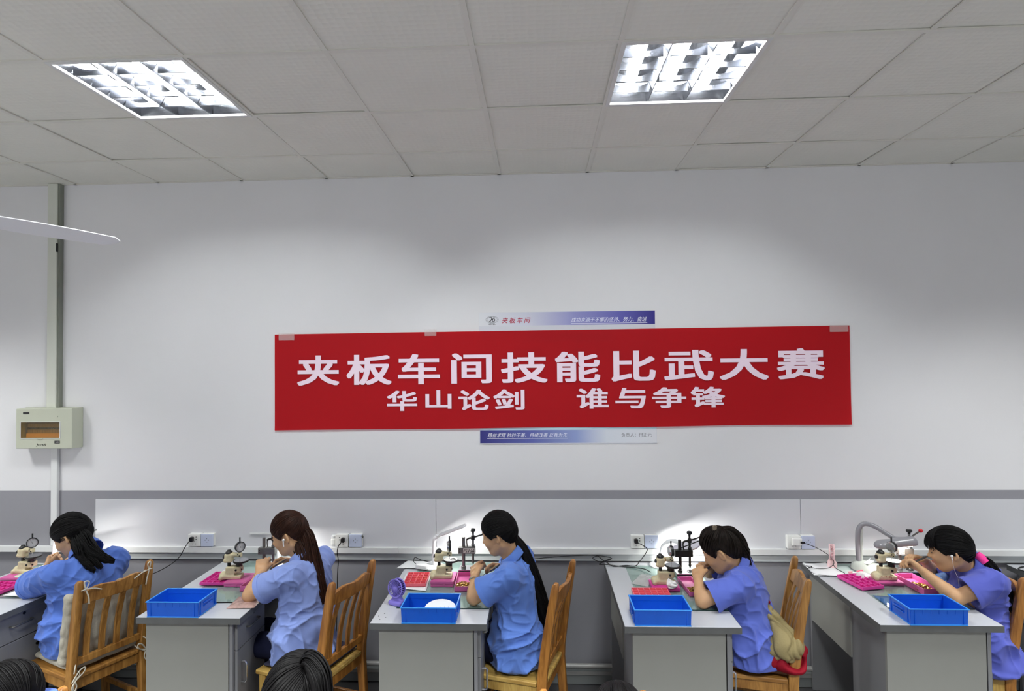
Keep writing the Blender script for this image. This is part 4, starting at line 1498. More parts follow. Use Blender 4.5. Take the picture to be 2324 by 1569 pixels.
# ------------------------------------------------------------------ thickness gauges
def gauge(label, loc, rz, dial_rot=0.0, s=1.0):
    """cream cast base, arm on a black column, dial gauge over a round table; arm points to +X."""
    t = thing('dial_gauge_stand', label, 'gauge', loc, rz, 'cream dial gauge stands on the desks')
    t.scale = (s, s, s)
    b = SDF((-0.085, -0.05, -0.004), (0.09, 0.05, 0.085), 0.0025)
    b.rbox((-0.004, 0, 0.010), (0.064, 0.030, 0.010), 0.005, k=0.004)
    b.rbox((0.012, 0, 0.045), (0.046, 0.026, 0.028), 0.006, k=0.012)
    b.ell((-0.045, 0, 0.022), (0.03, 0.028, 0.022), k=0.012)
    b.cap((-0.058, -0.028, 0.009), (-0.058, -0.028, 0.013), 0.013, k=0.006)
    b.rbox((0.045, 0, 0.031), (0.024, 0.04, 0.008), 0.001, k=0.001, op='sub')
    P, F = b.mesh()
    P = relax(P, F, 1)
    np_obj('cast_base', P, F, M_CREAM, t)
    obj('base_pad', MB().bx(-0.062, 0.055, -0.028, 0.028, -0.0005, 0.0035), M_BLACK, t)
    obj('base_bolt', MB().cyl((0.03, -0.030, 0.055), (0.03, -0.024, 0.055), 0.006), M_BLACK, t, smooth=True)
    obj('base_bolt', MB().cyl((0.058, -0.014, 0.055), (0.062, -0.014, 0.055), 0.005), M_BLACK, t, smooth=True)
    obj('column', MB().cyl((-0.020, 0, 0.065), (-0.020, 0, 0.150), 0.0098), M_BLACKM, t, smooth=True)
    a = SDF((-0.06, -0.04, 0.085), (0.075, 0.04, 0.175), 0.0025)
    a.rbox((-0.020, 0, 0.125), (0.024, 0.022, 0.028), 0.012, k=0.01)
    a.cap((-0.015, 0, 0.143), (0.040, 0, 0.141), 0.015, 0.011, k=0.014)
    a.rbox((0.045, 0, 0.140), (0.012, 0.011, 0.012), 0.003, k=0.006)
    a.cap((-0.034, -0.006, 0.112), (-0.038, -0.012, 0.110), 0.012, k=0.006)
    P, F = a.mesh()
    np_obj('arm', relax(P, F, 1), F, M_CREAM, t)
    obj('arm_cap', MB().lathe([(0.0, 0.172), (0.010, 0.172), (0.012, 0.166), (0.020, 0.160), (0.022, 0.152), (0.0, 0.152)], (-0.02, 0, 0)), M_BLACKM, t, smooth=True)
    obj('clamp_knob', MB().cyl((-0.052, -0.004, 0.132), (-0.042, -0.004, 0.130), 0.011), M_BLACK, t, smooth=True)
    for (x, z) in ((0.036, 0.145), (0.046, 0.136)):
        obj('arm_screw', MB().cyl((x, -0.0155, z), (x, -0.009, z), 0.0035, n=10), M_BLACK, t, smooth=True)
    R = Matrix.Rotation(dial_rot, 3, 'Z')
    c = Vector((0.044, 0, 0.188))
    n = R @ Vector((1, 0, 0))
    obj('dial_case', MB().lathe([(0.0, -0.016), (0.024, -0.016), (0.029, -0.010), (0.029, 0.006), (0.0, 0.006)], c, n, 28), M_CHROME, t, smooth=True)
    dl = obj('dial_bezel', MB().lathe([(0.0305, -0.006), (0.0315, -0.002), (0.0315, 0.009), (0.0275, 0.0105), (0.0272, 0.007), (0.0, 0.007)], c, n, 28), M_BLACK, t, smooth=True)
    obj('dial_face', MB().lathe([(0.0272, 0.0074), (0.0, 0.0074)], c, n, 28), M_PAPER, dl)
    tk = MB()
    sd_ = n.cross(Vector((0, 0, 1)))
    for k in range(20):
        an = 2 * PI * k / 20
        dvec = sd_ * math.cos(an) + Vector((0, 0, 1)) * math.sin(an)
        tk.tube([c + n * 0.0078 + dvec * 0.0215, c + n * 0.0078 + dvec * 0.0255], 0.0005, 4)
    obj('dial_ticks', tk, M_INK, dl)
    an = 1.1
    obj('pointer', MB().tube([c + n * 0.0082 - (sd_ * math.cos(an) + Vector((0, 0, 1)) * math.sin(an)) * 0.006, c + n * 0.0082 + (sd_ * math.cos(an) + Vector((0, 0, 1)) * math.sin(an)) * 0.02], [0.0009, 0.0004], 5), M_INK, dl)
    obj('stem', MB().cyl((0.044, 0, 0.218), (0.044, 0, 0.246), 0.0042), M_BLACK, t, smooth=True)
    obj('spindle', MB().cyl((0.044, 0, 0.158), (0.044, 0, 0.128), 0.0042).cyl((0.044, 0, 0.128), (0.044, 0, 0.109), 0.0018), M_CHROME, t, smooth=True)
    obj('table_disc', MB().lathe([(0.0, 0.107), (0.043, 0.107), (0.046, 0.105), (0.046, 0.099), (0.042, 0.096), (0.0, 0.096)], (0.052, 0, 0), n=36), M_BLACKM, t, smooth=True)
    obj('disc_surface', MB().lathe([(0.0, 0.1078), (0.0415, 0.1078), (0.0415, 0.107), (0, 0.107)], (0.052, 0, 0), n=36), M_CHROME, t, smooth=True)
    obj('pedestal', MB().lathe([(0.0, 0.097), (0.026, 0.097), (0.020, 0.088), (0.020, 0.07), (0.0, 0.07)], (0.040, 0, 0)), M_BLACKM, t, smooth=True)
    return t


G2 = gauge('cream dial gauge stand with dark grey disc, dial turned to the reddish-haired worker', (-1.893, 3.565, ZS + 0.0236), 0.12, -0.75, 1.0)
G3 = gauge('soiled cream dial gauge stand with white disc and ring on it, between two pink boxes', (-0.597, 3.575, ZS + 0.0316), 0.05, 0.12, 1.0)
obj('ring_gauge', MB().lathe([(0.012, 0.1082), (0.017, 0.1082), (0.017, 0.1125), (0.012, 0.1125), (0.012, 0.1082)], (0.066, -0.004, 0)), M_BLACKM, G3, smooth=True)
obj('white_paper_disc', MB().lathe([(0.0, 0.1081), (0.041, 0.1081), (0.041, 0.1084), (0.0, 0.1084)], (0.052, 0, 0), n=36), M_PAPER, G3)
G4 = gauge('cream dial gauge stand with rust stain, crumpled tissue at its foot', (0.722, 3.53, ZS + 0.0216), 0.0, 0.10, 1.0)
obj('rust_stain', MB().bx(-0.002, 0.010, -0.0165, -0.015, 0.132, 0.152), mat('rust_brown', (176, 116, 48), 0.7, var=0.4, vscale=60), G4, bevel=0.003)
G5 = gauge('cream dial gauge stand with red handwriting on its base, by the silver lamp', (2.045, 3.635, ZS + 0.0176), 0.0, 0.5, 1.0)
mk = MB()
hw_ = [[(-0.055, 0.03), (-0.050, 0.036), (-0.050, 0.022), (-0.046, 0.034)], [(-0.034, 0.034), (-0.026, 0.036), (-0.034, 0.022), (-0.024, 0.021)], [(-0.018, 0.028), (-0.012, 0.028)],
       [(-0.006, 0.034), (-0.008, 0.026), (-0.004, 0.022), (0.0, 0.028), (-0.005, 0.034)], [(0.003, 0.028), (0.008, 0.028)], [(0.010, 0.026), (0.026, 0.027)], [(0.012, 0.034), (0.012, 0.018)], [(0.016, 0.034), (0.018, 0.02), (0.024, 0.036)], [(0.026, 0.034), (0.026, 0.012)]]
for L in hw_:
    mk.tube([(x - 0.004, -0.0335 if z < 0.02 else -0.030, z * 0.62 + 0.004) for x, z in L], 0.0011, 5)
obj('handwriting', mk, M_REDINK, G5)
G1 = gauge('cream dial gauge stand on the magenta box at the left edge', (-3.262, 3.62, ZS + 0.0296), -0.05, -0.85, 1.0)

# ------------------------------------------------------------------ hand presses
def press(label, loc, rz, dark, ball=False, sticker=None, s=1.0):
    t = thing('hand_press', label, 'press', loc, rz, 'small bench hand presses')
    t.scale = (s, s, s)
    Mh = M_BLACKM if dark else M_STEEL
    box_obj('base_block', -0.055, 0.075, -0.045, 0.045, 0, 0.030, M_BLACK if not dark else M_BLACKM, t, bevel=0.002)
    box_obj('base_plate', -0.054, 0.074, -0.044, 0.044, 0.030, 0.0335, M_CHROME, t)
    obj('column', MB().cyl((-0.026, 0, 0.03), (-0.026, 0, 0.226), 0.0105), M_STEEL if not dark else M_BLACKM, t, smooth=True)
    obj('column_collar', MB().lathe([(0.015, 0.0335), (0.015, 0.044), (0.0106, 0.046)], (-0.026, 0, 0)), Mh, t, smooth=True)
    hd = box_obj('head_block', -0.058, 0.050, -0.018, 0.018, 0.126, 0.166, Mh, t, bevel=0.002)
    for z in (0.138, 0.152):
        obj('set_screw', MB().cyl((-0.048, -0.0195, z), (-0.048, -0.017, z), 0.003, n=10), M_BLACK, hd)
    if sticker:
        a, b_, txt = sticker
        st = box_obj('sticker', a, b_, -0.0188, -0.018, 0.132, 0.161, M_STICKER, hd)
        d = (b_ - a)
        for q, line in enumerate(txt):
            obj('lettering', fit_text(line, a + 0.003, b_ - 0.003, 0.1475 - q * 0.0125, 0.1585 - q * 0.0125, -0.0191, bold=0.02), M_INK, hd)
    obj('spindle', MB().cyl((0.034, 0, 0.075), (0.034, 0, 0.252), 0.0072), Mh, t, smooth=True)
    obj('spindle_tip', MB().lathe([(0.003, 0.055), (0.005, 0.062), (0.009, 0.070), (0.009, 0.078), (0.0, 0.078)], (0.034, 0, 0)), Mh, t, smooth=True)
    obj('spring_collar', MB().lathe([(0.0115, 0.168), (0.0115, 0.180), (0.0073, 0.182)], (0.034, 0, 0)), Mh, t, smooth=True)
    obj('knob', MB().lathe([(0.0, 0.278), (0.014, 0.278), (0.0175, 0.272), (0.0165, 0.264), (0.008, 0.258), (0.0075, 0.25), (0.0, 0.25)], (0.034, 0, 0)), M_BLACK, t, smooth=True)
    end = (0.115, 0.02, 0.240) if not ball else (0.100, -0.004, 0.272)
    lv = obj('lever', MB().tube(catmull([(-0.006, 0, 0.212), (0.010, 0, 0.219), (0.034, 0, 0.222), (0.07, 0.006, 0.232 if not ball else 0.246), end], 4), [0.0065] * 8 + [0.006, 0.0055, 0.005, 0.005, 0.0048, 0.0046, 0.0045, 0.0045, 0.0045], 8), M_BLACKM if not ball else M_STEEL, t, smooth=True)
    obj('lever_hub', MB().cyl((0.034, 0, 0.210), (0.034, 0, 0.234), 0.0125), M_BLACKM, t, smooth=True)
    if ball:
        obj('ball', MB().sphere(end, 0.0125, 14), M_RED, lv, smooth='all')
    obj('link_rod', MB().tube([(-0.004, 0, 0.213), (-0.006, 0, 0.195), (-0.002, 0, 0.166)], [0.0045, 0.0038, 0.0045], 8), M_BLACKM if dark or ball else Mh, t, smooth=True)
    obj('anvil', MB().lathe([(0.0, 0.044), (0.010, 0.044), (0.014, 0.038), (0.020, 0.036), (0.020, 0.0335), (0.0, 0.0335)], (0.034, 0, 0)), M_BLACK, t, smooth=True)
    return t


press('hand press with plain grey head block before the reddish-haired worker', (-1.735, 3.705, ZS), 0.0, False)
press('hand press with an off-white written sticker on its head block', (-0.462, 3.735, ZS), 0.02, False, sticker=(-0.026, 0.047, ('2015.1.5', '12128')))
press('black hand press before the lit hands of the hair-clip worker', (0.880, 3.690, ZS), 0.0, True)
press('hand press with a red ball on its lever, under the silver lamp', (2.225, 3.745, ZS), -0.02, False, ball=True, sticker=(-0.036, -0.006, ('152', '126')))
press('dark hand press half hidden behind the worker at left', (-3.07, 3.80, ZS), 0.0, True)

# ------------------------------------------------------------------ desk lamps
def led_light(parent, loc, size, sy, energy, rot):
    ld = bpy.data.lights.new('lamp_glow', 'AREA')
    ld.shape = 'RECTANGLE'
    ld.size = size
    ld.size_y = sy
    ld.energy = energy
    ld.color = (1.0, 0.985, 0.93)
    o = bpy.data.objects.new('lamp_glow', ld)
    COL.objects.link(o)
    o.parent = parent
    o.location = loc
    o.rotation_euler = rot
    return o


def slab(c, L, w, th, ang, tilt=0.0, yaw=0.0, n=8):
    """stadium-shaped flat bar along x, raised by ang; returns MB."""
    poly = []
    for k in range(n + 1):
        a = -PI / 2 + PI * k / n
        poly.append((L / 2 - w / 2 + w / 2 * math.cos(a), w / 2 * math.sin(a)))
    for k in range(n + 1):
        a = PI / 2 + PI * k / n
        poly.append((-L / 2 + w / 2 + w / 2 * math.cos(a), w / 2 * math.sin(a)))
    R = Matrix.Rotation(yaw, 3, 'Z') @ Matrix.Rotation(-ang, 3, 'Y') @ Matrix.Rotation(tilt, 3, 'X')
    mb = MB().prism(poly, -th / 2, th / 2, 'XY')
    C = Vector(c)
    mb.v = [tuple(R @ Vector(p) + C) for p in mb.v]
    return mb, R


def bar_lamp(label, loc, rz, L=0.25, ang=0.40, energy=5.0, hh=0.225, tilt=0.0, yaw=0.0):
    t = thing('desk_lamp', label, 'lamp', loc, rz, 'lit desk lamps')
    obj('base', MB().lathe([(0.0, 0.018), (0.055, 0.016), (0.066, 0.008), (0.066, 0.0), (0.0, 0.0)], n=32), M_LAMPW, t, smooth=True)
    pts = catmull([(0, 0, 0.014), (0.0, 0, 0.08), (0.002, 0, 0.15), (0.008, 0, 0.19), (0.026, 0, hh - 0.01)], 5)
    obj('stem', MB().tube(pts, [0.017] * (len(pts) - 5) + [0.016, 0.015, 0.014, 0.013, 0.012], 12, squash=(1, 0.75)), M_LAMPW, t, smooth=True)
    obj('hinge', MB().sphere((0.030, 0, hh), (0.022, 0.016, 0.012), 14), M_LAMPW, t, smooth='all')
    c = Vector((0.03 + L / 2 * math.cos(ang) * math.cos(yaw), L / 2 * math.sin(yaw), hh + L / 2 * math.sin(ang)))
    mb, R = slab(c, L, 0.042, 0.010, ang, tilt, yaw)
    hd = obj('head', mb, M_LAMPW, t, bevel=0.003)
    mb2, _ = slab(c - R @ Vector((0, 0, 0.0050)), L * 0.86, 0.026, 0.0012, ang, tilt, yaw)
    obj('led_panel', mb2, M_LED, hd)
    mb3, _ = slab(c + R @ Vector((0.0, 0, 0.0052)), L * 0.96, 0.038, 0.0008, ang, tilt, yaw)
    obj('top_plate', mb3, mat('grey_lamp_plate', (200, 200, 204), 0.35), hd)
    q = R.to_4x4()
    led_light(t, c - R @ Vector((0, 0, 0.0095)), L * 0.85, 0.024, energy, R.to_euler())
    return t


bar_lamp('white bar desk lamp with raised slim head beside the coral tray', (-0.695, 3.835, ZS), 0.0, 0.235, 0.42, 1.6, 0.205, tilt=0.30, yaw=-0.45)
bar_lamp('white desk lamp whose glowing stem shows beside the face of the reddish-haired worker', (-1.742, 3.872, ZS), 0.0, 0.17, 0.06, 1.5, 0.225, tilt=0.0, yaw=-0.6)
bar_lamp('white desk lamp hidden behind the bowed head of the worker at left', (-3.16, 3.72, ZS), 0.0, 0.22, 0.2, 1.4, 0.25, tilt=0.3, yaw=-0.15)

# arched lamp on desk 4
t = thing('desk_lamp', 'lit desk lamp with white arched neck and flat tilted head behind the black press', 'lamp', (0.775, 3.895, ZT), 0, 'lit desk lamps')
obj('base', MB().lathe([(0.0, 0.018), (0.06, 0.016), (0.070, 0.008), (0.070, 0.0), (0.0, 0.0)], n=32), M_LAMPW, t, smooth=True)
pts = catmull([(0, 0, 0.012), (0.0, 0, 0.07), (0.012, -0.006, 0.125), (0.045, -0.02, 0.162), (0.085, -0.05, 0.176), (0.125, -0.095, 0.168)], 6)
obj('neck', MB().tube(pts, [0.016] * 12 + [0.017] * (len(pts) - 12), 12, squash=(1.0, 0.5)), M_LAMPW, t, smooth=True)
c = Vector((0.130, -0.125, 0.160))
TL = (0.38, 0.42, 0.0)
mb, R = slab(c, 0.205, 0.085, 0.014, *TL, n=4)
hd = obj('head', mb, mat('pale_lilac_lamp_head', (206, 204, 216), 0.35), t, bevel=0.003)
mb, _ = slab(c + R @ Vector((0, 0, 0.0072)), 0.19, 0.009, 0.001, *TL)
obj('dark_groove', mb, M_BLACK, hd)
mb, _ = slab(c - R @ Vector((0, 0, 0.0070)), 0.18, 0.06, 0.0012, *TL, n=4)
obj('led_panel', mb, M_LED, hd)
led_light(t, c - R @ Vector((0, 0, 0.011)), 0.18, 0.06, 4.5, R.to_euler())

# silver gooseneck lamp on desk 5
t = thing('desk_lamp', 'large silver grey gooseneck desk lamp with drop-shaped head, on the desk at right', 'lamp', (2.055, 3.845, ZT), 0, 'lit desk lamps')
b = SDF((-0.13, -0.13, -0.01), (0.15, 0.12, 0.07), 0.004)
b.ell((0.02, -0.01, 0.0), (0.115, 0.095, 0.042), k=0.01)
b.ell((-0.03, 0.01, 0.025), (0.05, 0.05, 0.03), k=0.03)
b.plane((0, 0, 0.0), (0, 0, -1))
P, F = b.mesh()
np_obj('base', relax(P, F, 2), F, M_LAMPB, t)
obj('base_ring', MB().lathe([(0.115, 0.0), (0.117, 0.004), (0.115, 0.010), (0.10, 0.010)], (0.02, -0.01, 0), n=32), M_LAMPG, t, smooth=True)
obj('stem', MB().tube([(-0.032, 0.01, 0.04), (-0.028, 0.01, 0.15), (-0.024, 0.01, 0.262)], [0.017, 0.0165, 0.016], 4, squash=(1.0, 0.75)), M_LAMPB, t, bevel=0.004)
pts = catmull([(-0.040, 0.012, 0.035), (-0.045, 0.012, 0.10), (-0.046, 0.012, 0.19), (-0.040, 0.008, 0.255), (-0.012, 0.0, 0.288), (0.035, -0.022, 0.282), (0.085, -0.05, 0.250), (0.125, -0.075, 0.222)], 6)
obj('gooseneck', MB().tube(pts, 0.0145, 12), M_LAMPG, t, smooth=True)
b = SDF((-0.03, -0.25, 0.14), (0.35, 0.0, 0.28), 0.004)
b.cap((0.025, -0.125, 0.190), (0.20, -0.125, 0.212), 0.030, 0.036, k=0.02)
b.ell((0.04, -0.125, 0.192), (0.058, 0.045, 0.030), k=0.02)
b.cap((0.12, -0.09, 0.222), (0.15, -0.115, 0.215), 0.016, 0.02, k=0.02)
b.plane((0.1, 0, 0.187), (0.10, 0, -1), k=0.004)
P, F = b.mesh()
hd = np_obj('head', relax(P, F, 2), F, M_LAMPG, t)
R = Matrix.Rotation(-0.10, 3, 'Y')
mb = MB().box((0.11, -0.125, 0.1852), (0.17, 0.045, 0.003), R=R)
obj('lit_tube', mb, M_LED, hd)
led_light(t, (0.11, -0.125, 0.181), 0.17, 0.045, 1.2, R.to_euler())
pp_ = tag(obj('paper_slip', MB().box((0, 0, 0), (0.055, 0.034, 0.0005), R=Matrix.Rotation(0.5, 3, 'Z') @ Matrix.Rotation(-0.25, 3, 'Y')).tube([(0.0, 0.0, 0.004), (0.02, 0.022, 0.018)], 0.0008, 5), M_PAPER, loc=(2.055, 3.82, ZT + 0.057)), 'white paper tag tied to the foot of the silver lamp', 'tag')

# ------------------------------------------------------------------ little fans
def guard_fan(t, c, nrm, r, th, M1, M2, nb):
    """round caged fan: ring, spokes on the front, hub, blades behind; nrm = direction of the blowing face."""
    c = Vector(c)
    n = Vector(nrm).normalized()
    a = n.cross(Vector((0, 0, 1))).normalized()
    b = a.cross(n)
    for h in (-th / 2, th / 2):
        pts = [c + n * h + (a * math.cos(q) + b * math.sin(q)) * r for q in np.linspace(0, 2 * PI, 33)]
        obj('cage_ring', MB().tube(pts, 0.0035, 8), M1, t, smooth=True)
    obj('back_cover', MB().lathe([(0.0, -th / 2 - 0.004), (r * 0.6, -th / 2 - 0.004), (r, -th / 2)], c, n, 32), M2, t, smooth=True)
    obj('hub', MB().lathe([(0.0, th / 2 + 0.005), (r * 0.2, th / 2 + 0.004), (r * 0.24, th / 2), (r * 0.24, th / 2 - 0.006), (0, th / 2 - 0.006)], c, n, 20), M1, t, smooth=True)
    for k in range(nb):
        q = 2 * PI * k / nb
        d0 = a * math.cos(q) + b * math.sin(q)
        d1 = a * math.cos(q + 0.35) + b * math.sin(q + 0.35)
        obj('cage_spoke', MB().tube([c + n * (th / 2 + 0.002) + d0 * r * 0.22, c + n * (th / 2 + 0.003) + (d0 + d1) * 0.5 * r * 0.65, c + n * th / 2 + d1 * r], 0.0013, 5), M1, t)
        obj('cage_bar', MB().tube([c + n * th / 2 + d0 * r, c - n * th / 2 + d0 * r], 0.0014, 5), M1, t)
    for k in range(5):
        q = 2 * PI * k / 5
        d0 = a * math.cos(q) + b * math.sin(q)
        d1 = a * math.cos(q + 0.8) + b * math.sin(q + 0.8)
        vs_ = [c + d0 * r * 0.2 + n * 0.004, c + d1 * r * 0.2 - n * 0.004, c + d1 * r * 0.86 - n * 0.006, c + d0 * r * 0.86 + n * 0.006]
        obj('blade', MB().add(vs_ + [v + n * 0.001 for v in vs_], [(0, 1, 2, 3), (7, 6, 5, 4), (0, 4, 5, 1), (1, 5, 6, 2), (2, 6, 7, 3), (3, 7, 4, 0)]), M2, t)


t = thing('desk_fan', 'small lilac plastic desk fan standing left of a blue crate', 'fan', (-0.800, 3.262, ZT + 0.0005), 0)
guard_fan(t, (0, 0, 0.092), (-0.42, -0.87, 0.12), 0.047, 0.030, M_PURPLE, M_PURPLE2, 26)
b = SDF((-0.08, -0.07, -0.006), (0.08, 0.07, 0.09), 0.003)
Ra = Matrix.Rotation(-0.45, 3, 'Z')
Rr = [list(Ra @ Vector(v)) for v in ((1, 0, 0), (0, 1, 0), (0, 0, 1))]
b.rbox((0, 0.0, 0.012), (0.042, 0.028, 0.012), 0.008, Rr, k=0.01)
b.rbox(list(Ra @ Vector((0, 0.006, 0.034))), (0.030, 0.012, 0.03), 0.008, Rr, k=0.02)
b.ell((0, 0, 0.092), (0.046, 0.046, 0.046), k=0.003, op='sub')
P, F = b.mesh()
np_obj('foot', relax(P, F, 1), F, M_PURPLE, t)
t = thing('desk_fan', 'small pale pink fan seen from its side, standing by the wall behind a paper', 'fan', (1.855, 3.875, ZT + 0.002), 0)
guard_fan(t, (0, 0, 0.100), (0.90, -0.42, 0.0), 0.046, 0.026, M_PALEPINK, mat('deep_pale_pink', (222, 176, 182), 0.45), 30)
obj('foot', MB().prism([(-0.024, 0), (0.024, 0), (0.026, 0.035), (0.012, 0.052), (-0.012, 0.052), (-0.022, 0.035)], -0.018, 0.018, 'XZ'), M_PALEPINK, t, bevel=0.004)

# ------------------------------------------------------------------ wall sockets
def socket(label, x, kind, group='wall sockets along the trunking'):
    yb = YW - 0.002
    t = thing('wall_socket', label, 'socket', (x, yb, 0.888), 0, group)
    w, h, d = 0.087, 0.086, 0.044
    obj('box', MB().bx(-w / 2 + 0.002, w / 2 - 0.002, -d + 0.007, 0, 0.001, h - 0.001), M_SOCKET, t, bevel=0.003)
    fp = obj('face_plate', MB().bx(-w / 2, w / 2, -d, -d + 0.008, 0, h), M_SOCKET if kind != 'B' else M_SOCKETB, t, bevel=0.004, seg=3)
    yf = -d - 0.0004

    def slot(px, pz, a, L=0.008, wd=0.0022):
        obj('slot', MB().box((px, yf, pz), (wd, 0.001, L), R=Matrix.Rotation(a, 3, 'Y')), M_GAP, fp)
    if kind == 'B':
        slot(0, 0.056, 0)
        slot(-0.012, 0.045, 0.0, 0.007)
        slot(0.012, 0.045, 0.0, 0.007)
        slot(0, 0.032, PI / 2, 0.009)
    else:
        sx = 1 if kind == 'A' else -1
        for pz in (0.066, 0.050):
            obj('slot', MB().cyl((sx * 0.014, yf - 0.0005, pz), (sx * 0.014, yf + 0.0005, pz), 0.0032, n=10), M_GAP, fp)
        slot(0.0, 0.036, 0)
        slot(-0.009, 0.020, 0.5)
        slot(0.009, 0.020, -0.5)
    return t


def plug(label, x, z, ang, pts, cat='cable', r=0.0028, name='power_cable'):
    """plug body on a socket face and the cable that leaves it."""
    y = YW - 0.002 - 0.044
    t = thing(name, label, cat, (x, y - 0.0006, z), 0, 'black power cables')
    P0 = Vector((x, y - 0.0006, z))
    obj('plug', MB().prism([(-0.012, -0.012), (0.008, -0.017), (0.013, -0.012), (0.013, 0.012), (0.008, 0.016), (-0.006, 0.016), (-0.012, 0.008)], -0.024, 0.0, 'XZ'), M_BLACK, t, bevel=0.003)
    L = catmull([tuple(Vector(p) - P0) for p in pts], 8)
    obj('cord', MB().tube(L, r, 8), M_BLACK, t, smooth=True)
    return t


XA, XB, XC, XD = -2.368, -1.345, 0.640, 1.655
socket('white socket with black plug, left of the first pair from the left', XA, 'A')
socket('bluish socket without plug beside the leftmost plugged socket', XA + 0.089, 'B')
socket('white socket with black plug behind the reddish-haired worker', XB, 'C')
socket('bluish socket with a small grey hook, behind the reddish-haired worker', XB + 0.094, 'B')
socket('white socket with black plug above the tangled cable', XC, 'A')
socket('glaring white socket washed out by the arched lamp', XC + 0.091, 'B')
socket('cream socket with a white charger plugged in, behind the golden chair', XD, 'A')
socket('bluish socket beside the white charger near the pale pink fan', XD + 0.091, 'B')
hook = obj('hook', MB().tube(catmull([(0.040, -0.044, 0.075), (0.046, -0.03, 0.074), (0.0465, -0.022, 0.066), (0.0455, -0.02, 0.058)], 4), 0.003, 6), M_BLACKM, [o for o in bpy.data.objects if o.get('label', '').startswith('bluish socket with a small grey hook')][0], smooth=True)
t = thing('plug_adapter', 'rounded white plug adapter at the left side of a socket', 'adapter', (XB - 0.062, YW - 0.002, 0.893))
obj('adapter_body', MB().bx(-0.018, 0.0175, -0.036, 0, 0.0, 0.052), M_SOCKET, t, bevel=0.012, seg=4)
obj('adapter_cap', MB().lathe([(0.0, 0.0), (0.016, 0.0), (0.016, 0.012), (0.010, 0.018), (0.0, 0.018)], (0.0, -0.018, 0.0525)), M_TRUNK, t, smooth=True)
t = thing('usb_charger', 'white usb charger block plugged into the cream socket', 'charger', (XD + 0.010, YW - 0.0468, 0.918))
obj('charger_body', MB().bx(-0.030, 0.030, -0.028, 0.0, 0.0, 0.046), M_SOCKET, t, bevel=0.004, seg=3)
t = thing('wall_ledge', 'small white plastic ledge fixed to the wall board by the reddish-haired worker', 'ledge', (-1.905, YW - 0.010, 0.968))
obj('strip', MB().bx(-0.085, 0.085, -0.012, 0, 0, 0.006), M_TRUNK, t, bevel=0.001)
obj('lip', MB().bx(-0.085, 0.085, -0.015, -0.012, 0, 0.010), M_TRUNK, t, bevel=0.001)

plug('black cable drooping from the leftmost plugged socket behind the cushioned chair', XA - 0.012, 0.942, 0, [(XA - 0.018, 3.93, 0.935), (XA - 0.05, 3.93, 0.89), (XA - 0.085, 3.93, 0.83), (XA - 0.15, 3.93, 0.775), (XA - 0.27, 3.92, 0.715), (XA - 0.42, 3.90, 0.69), (XA - 0.62, 3.88, 0.72), (XA - 0.80, 3.84, 0.79)])
plug('black cable hanging straight down from the socket behind the reddish-haired worker', XB + 0.012, 0.940, 0, [(XB + 0.006, 3.93, 0.93), (XB - 0.012, 3.925, 0.905), (XB - 0.022, 3.93, 0.86), (XB - 0.016, 3.935, 0.80), (XB - 0.024, 3.94, 0.70), (XB - 0.03, 3.94, 0.40), (XB - 0.05, 3.94, 0.10), (XB - 0.2, 3.9, 0.01)])
plug('tangled black cable looping over the corner of the desk with the tissue', XC - 0.012, 0.940, 0,
     [(XC - 0.006, 3.93, 0.934), (XC + 0.03, 3.92, 0.918), (XC + 0.055, 3.91, 0.898), (XC + 0.04, 3.91, 0.865), (XC + 0.005, 3.90, 0.825), (XC - 0.03, 3.88, ZT + 0.004), (XC - 0.09, 3.885, ZT + 0.006),
      (XC - 0.17, 3.87, ZT + 0.004), (XC - 0.20, 3.90, ZT + 0.012), (XC - 0.24, 3.93, ZT + 0.03), (XC - 0.265, 3.93, ZT + 0.05), (XC - 0.30, 3.92, ZT + 0.04), (XC - 0.26, 3.91, ZT + 0.022),
      (XC - 0.20, 3.91, ZT + 0.030), (XC - 0.175, 3.93, ZT + 0.036), (XC - 0.22, 3.93, ZT + 0.018), (XC - 0.26, 3.90, ZT + 0.006), (XC - 0.21, 3.88, ZT + 0.012), (XC - 0.12, 3.87, ZT + 0.004),
      (XC - 0.05, 3.84, ZT + 0.008), (XC + 0.01, 3.80, ZT + 0.014), (XC + 0.045, 3.75, ZT + 0.012)])
lc = catmull([(XC - 0.18, 3.935, ZT + 0.040), (XC - 0.28, 3.94, ZT + 0.052), (XC - 0.42, 3.95, ZT + 0.045), (XC - 0.6, 3.955, ZT + 0.03), (XC - 0.78, 3.957, ZT + 0.01)], 8)
tag(obj('loose_cable', MB().tube(lc, 0.0024, 6), M_BLACK, smooth=True), 'thin dark cable running left along the wall from the tangled loops', 'cable')
t = thing('usb_cable', 'black usb cable looping from the white charger down over the paper', 'cable', (XD + 0.035, YW - 0.0775, 0.940))
P0 = Vector((XD + 0.035, YW - 0.0775, 0.940))
obj('usb_plug', MB().bx(-0.008, 0.018, -0.006, 0.002, -0.006, 0.006), M_BLACK, t, bevel=0.002)
pts = [(XD + 0.05, 3.915, 0.938), (XD + 0.10, 3.90, 0.922), (XD + 0.15, 3.88, 0.897), (XD + 0.19, 3.86, 0.865), (XD + 0.195, 3.84, 0.836), (XD + 0.16, 3.83, 0.812), (XD + 0.10, 3.83, 0.806), (XD + 0.045, 3.84, 0.812),
       (XD + 0.02, 3.84, 0.82), (XD + 0.06, 3.84, 0.815), (XD + 0.028, 3.83, 0.806), (XD + 0.03, 3.75, 0.803), (XD + 0.09, 3.72, 0.803), (XD + 0.17, 3.71, 0.803), (XD + 0.22, 3.76, 0.803), (XD + 0.20, 3.82, 0.810), (XD + 0.195, 3.855, 0.828)]
obj('cord', MB().tube(catmull([tuple(Vector(p) - P0) for p in pts], 7), 0.0022, 6), M_BLACK, t, smooth=True)

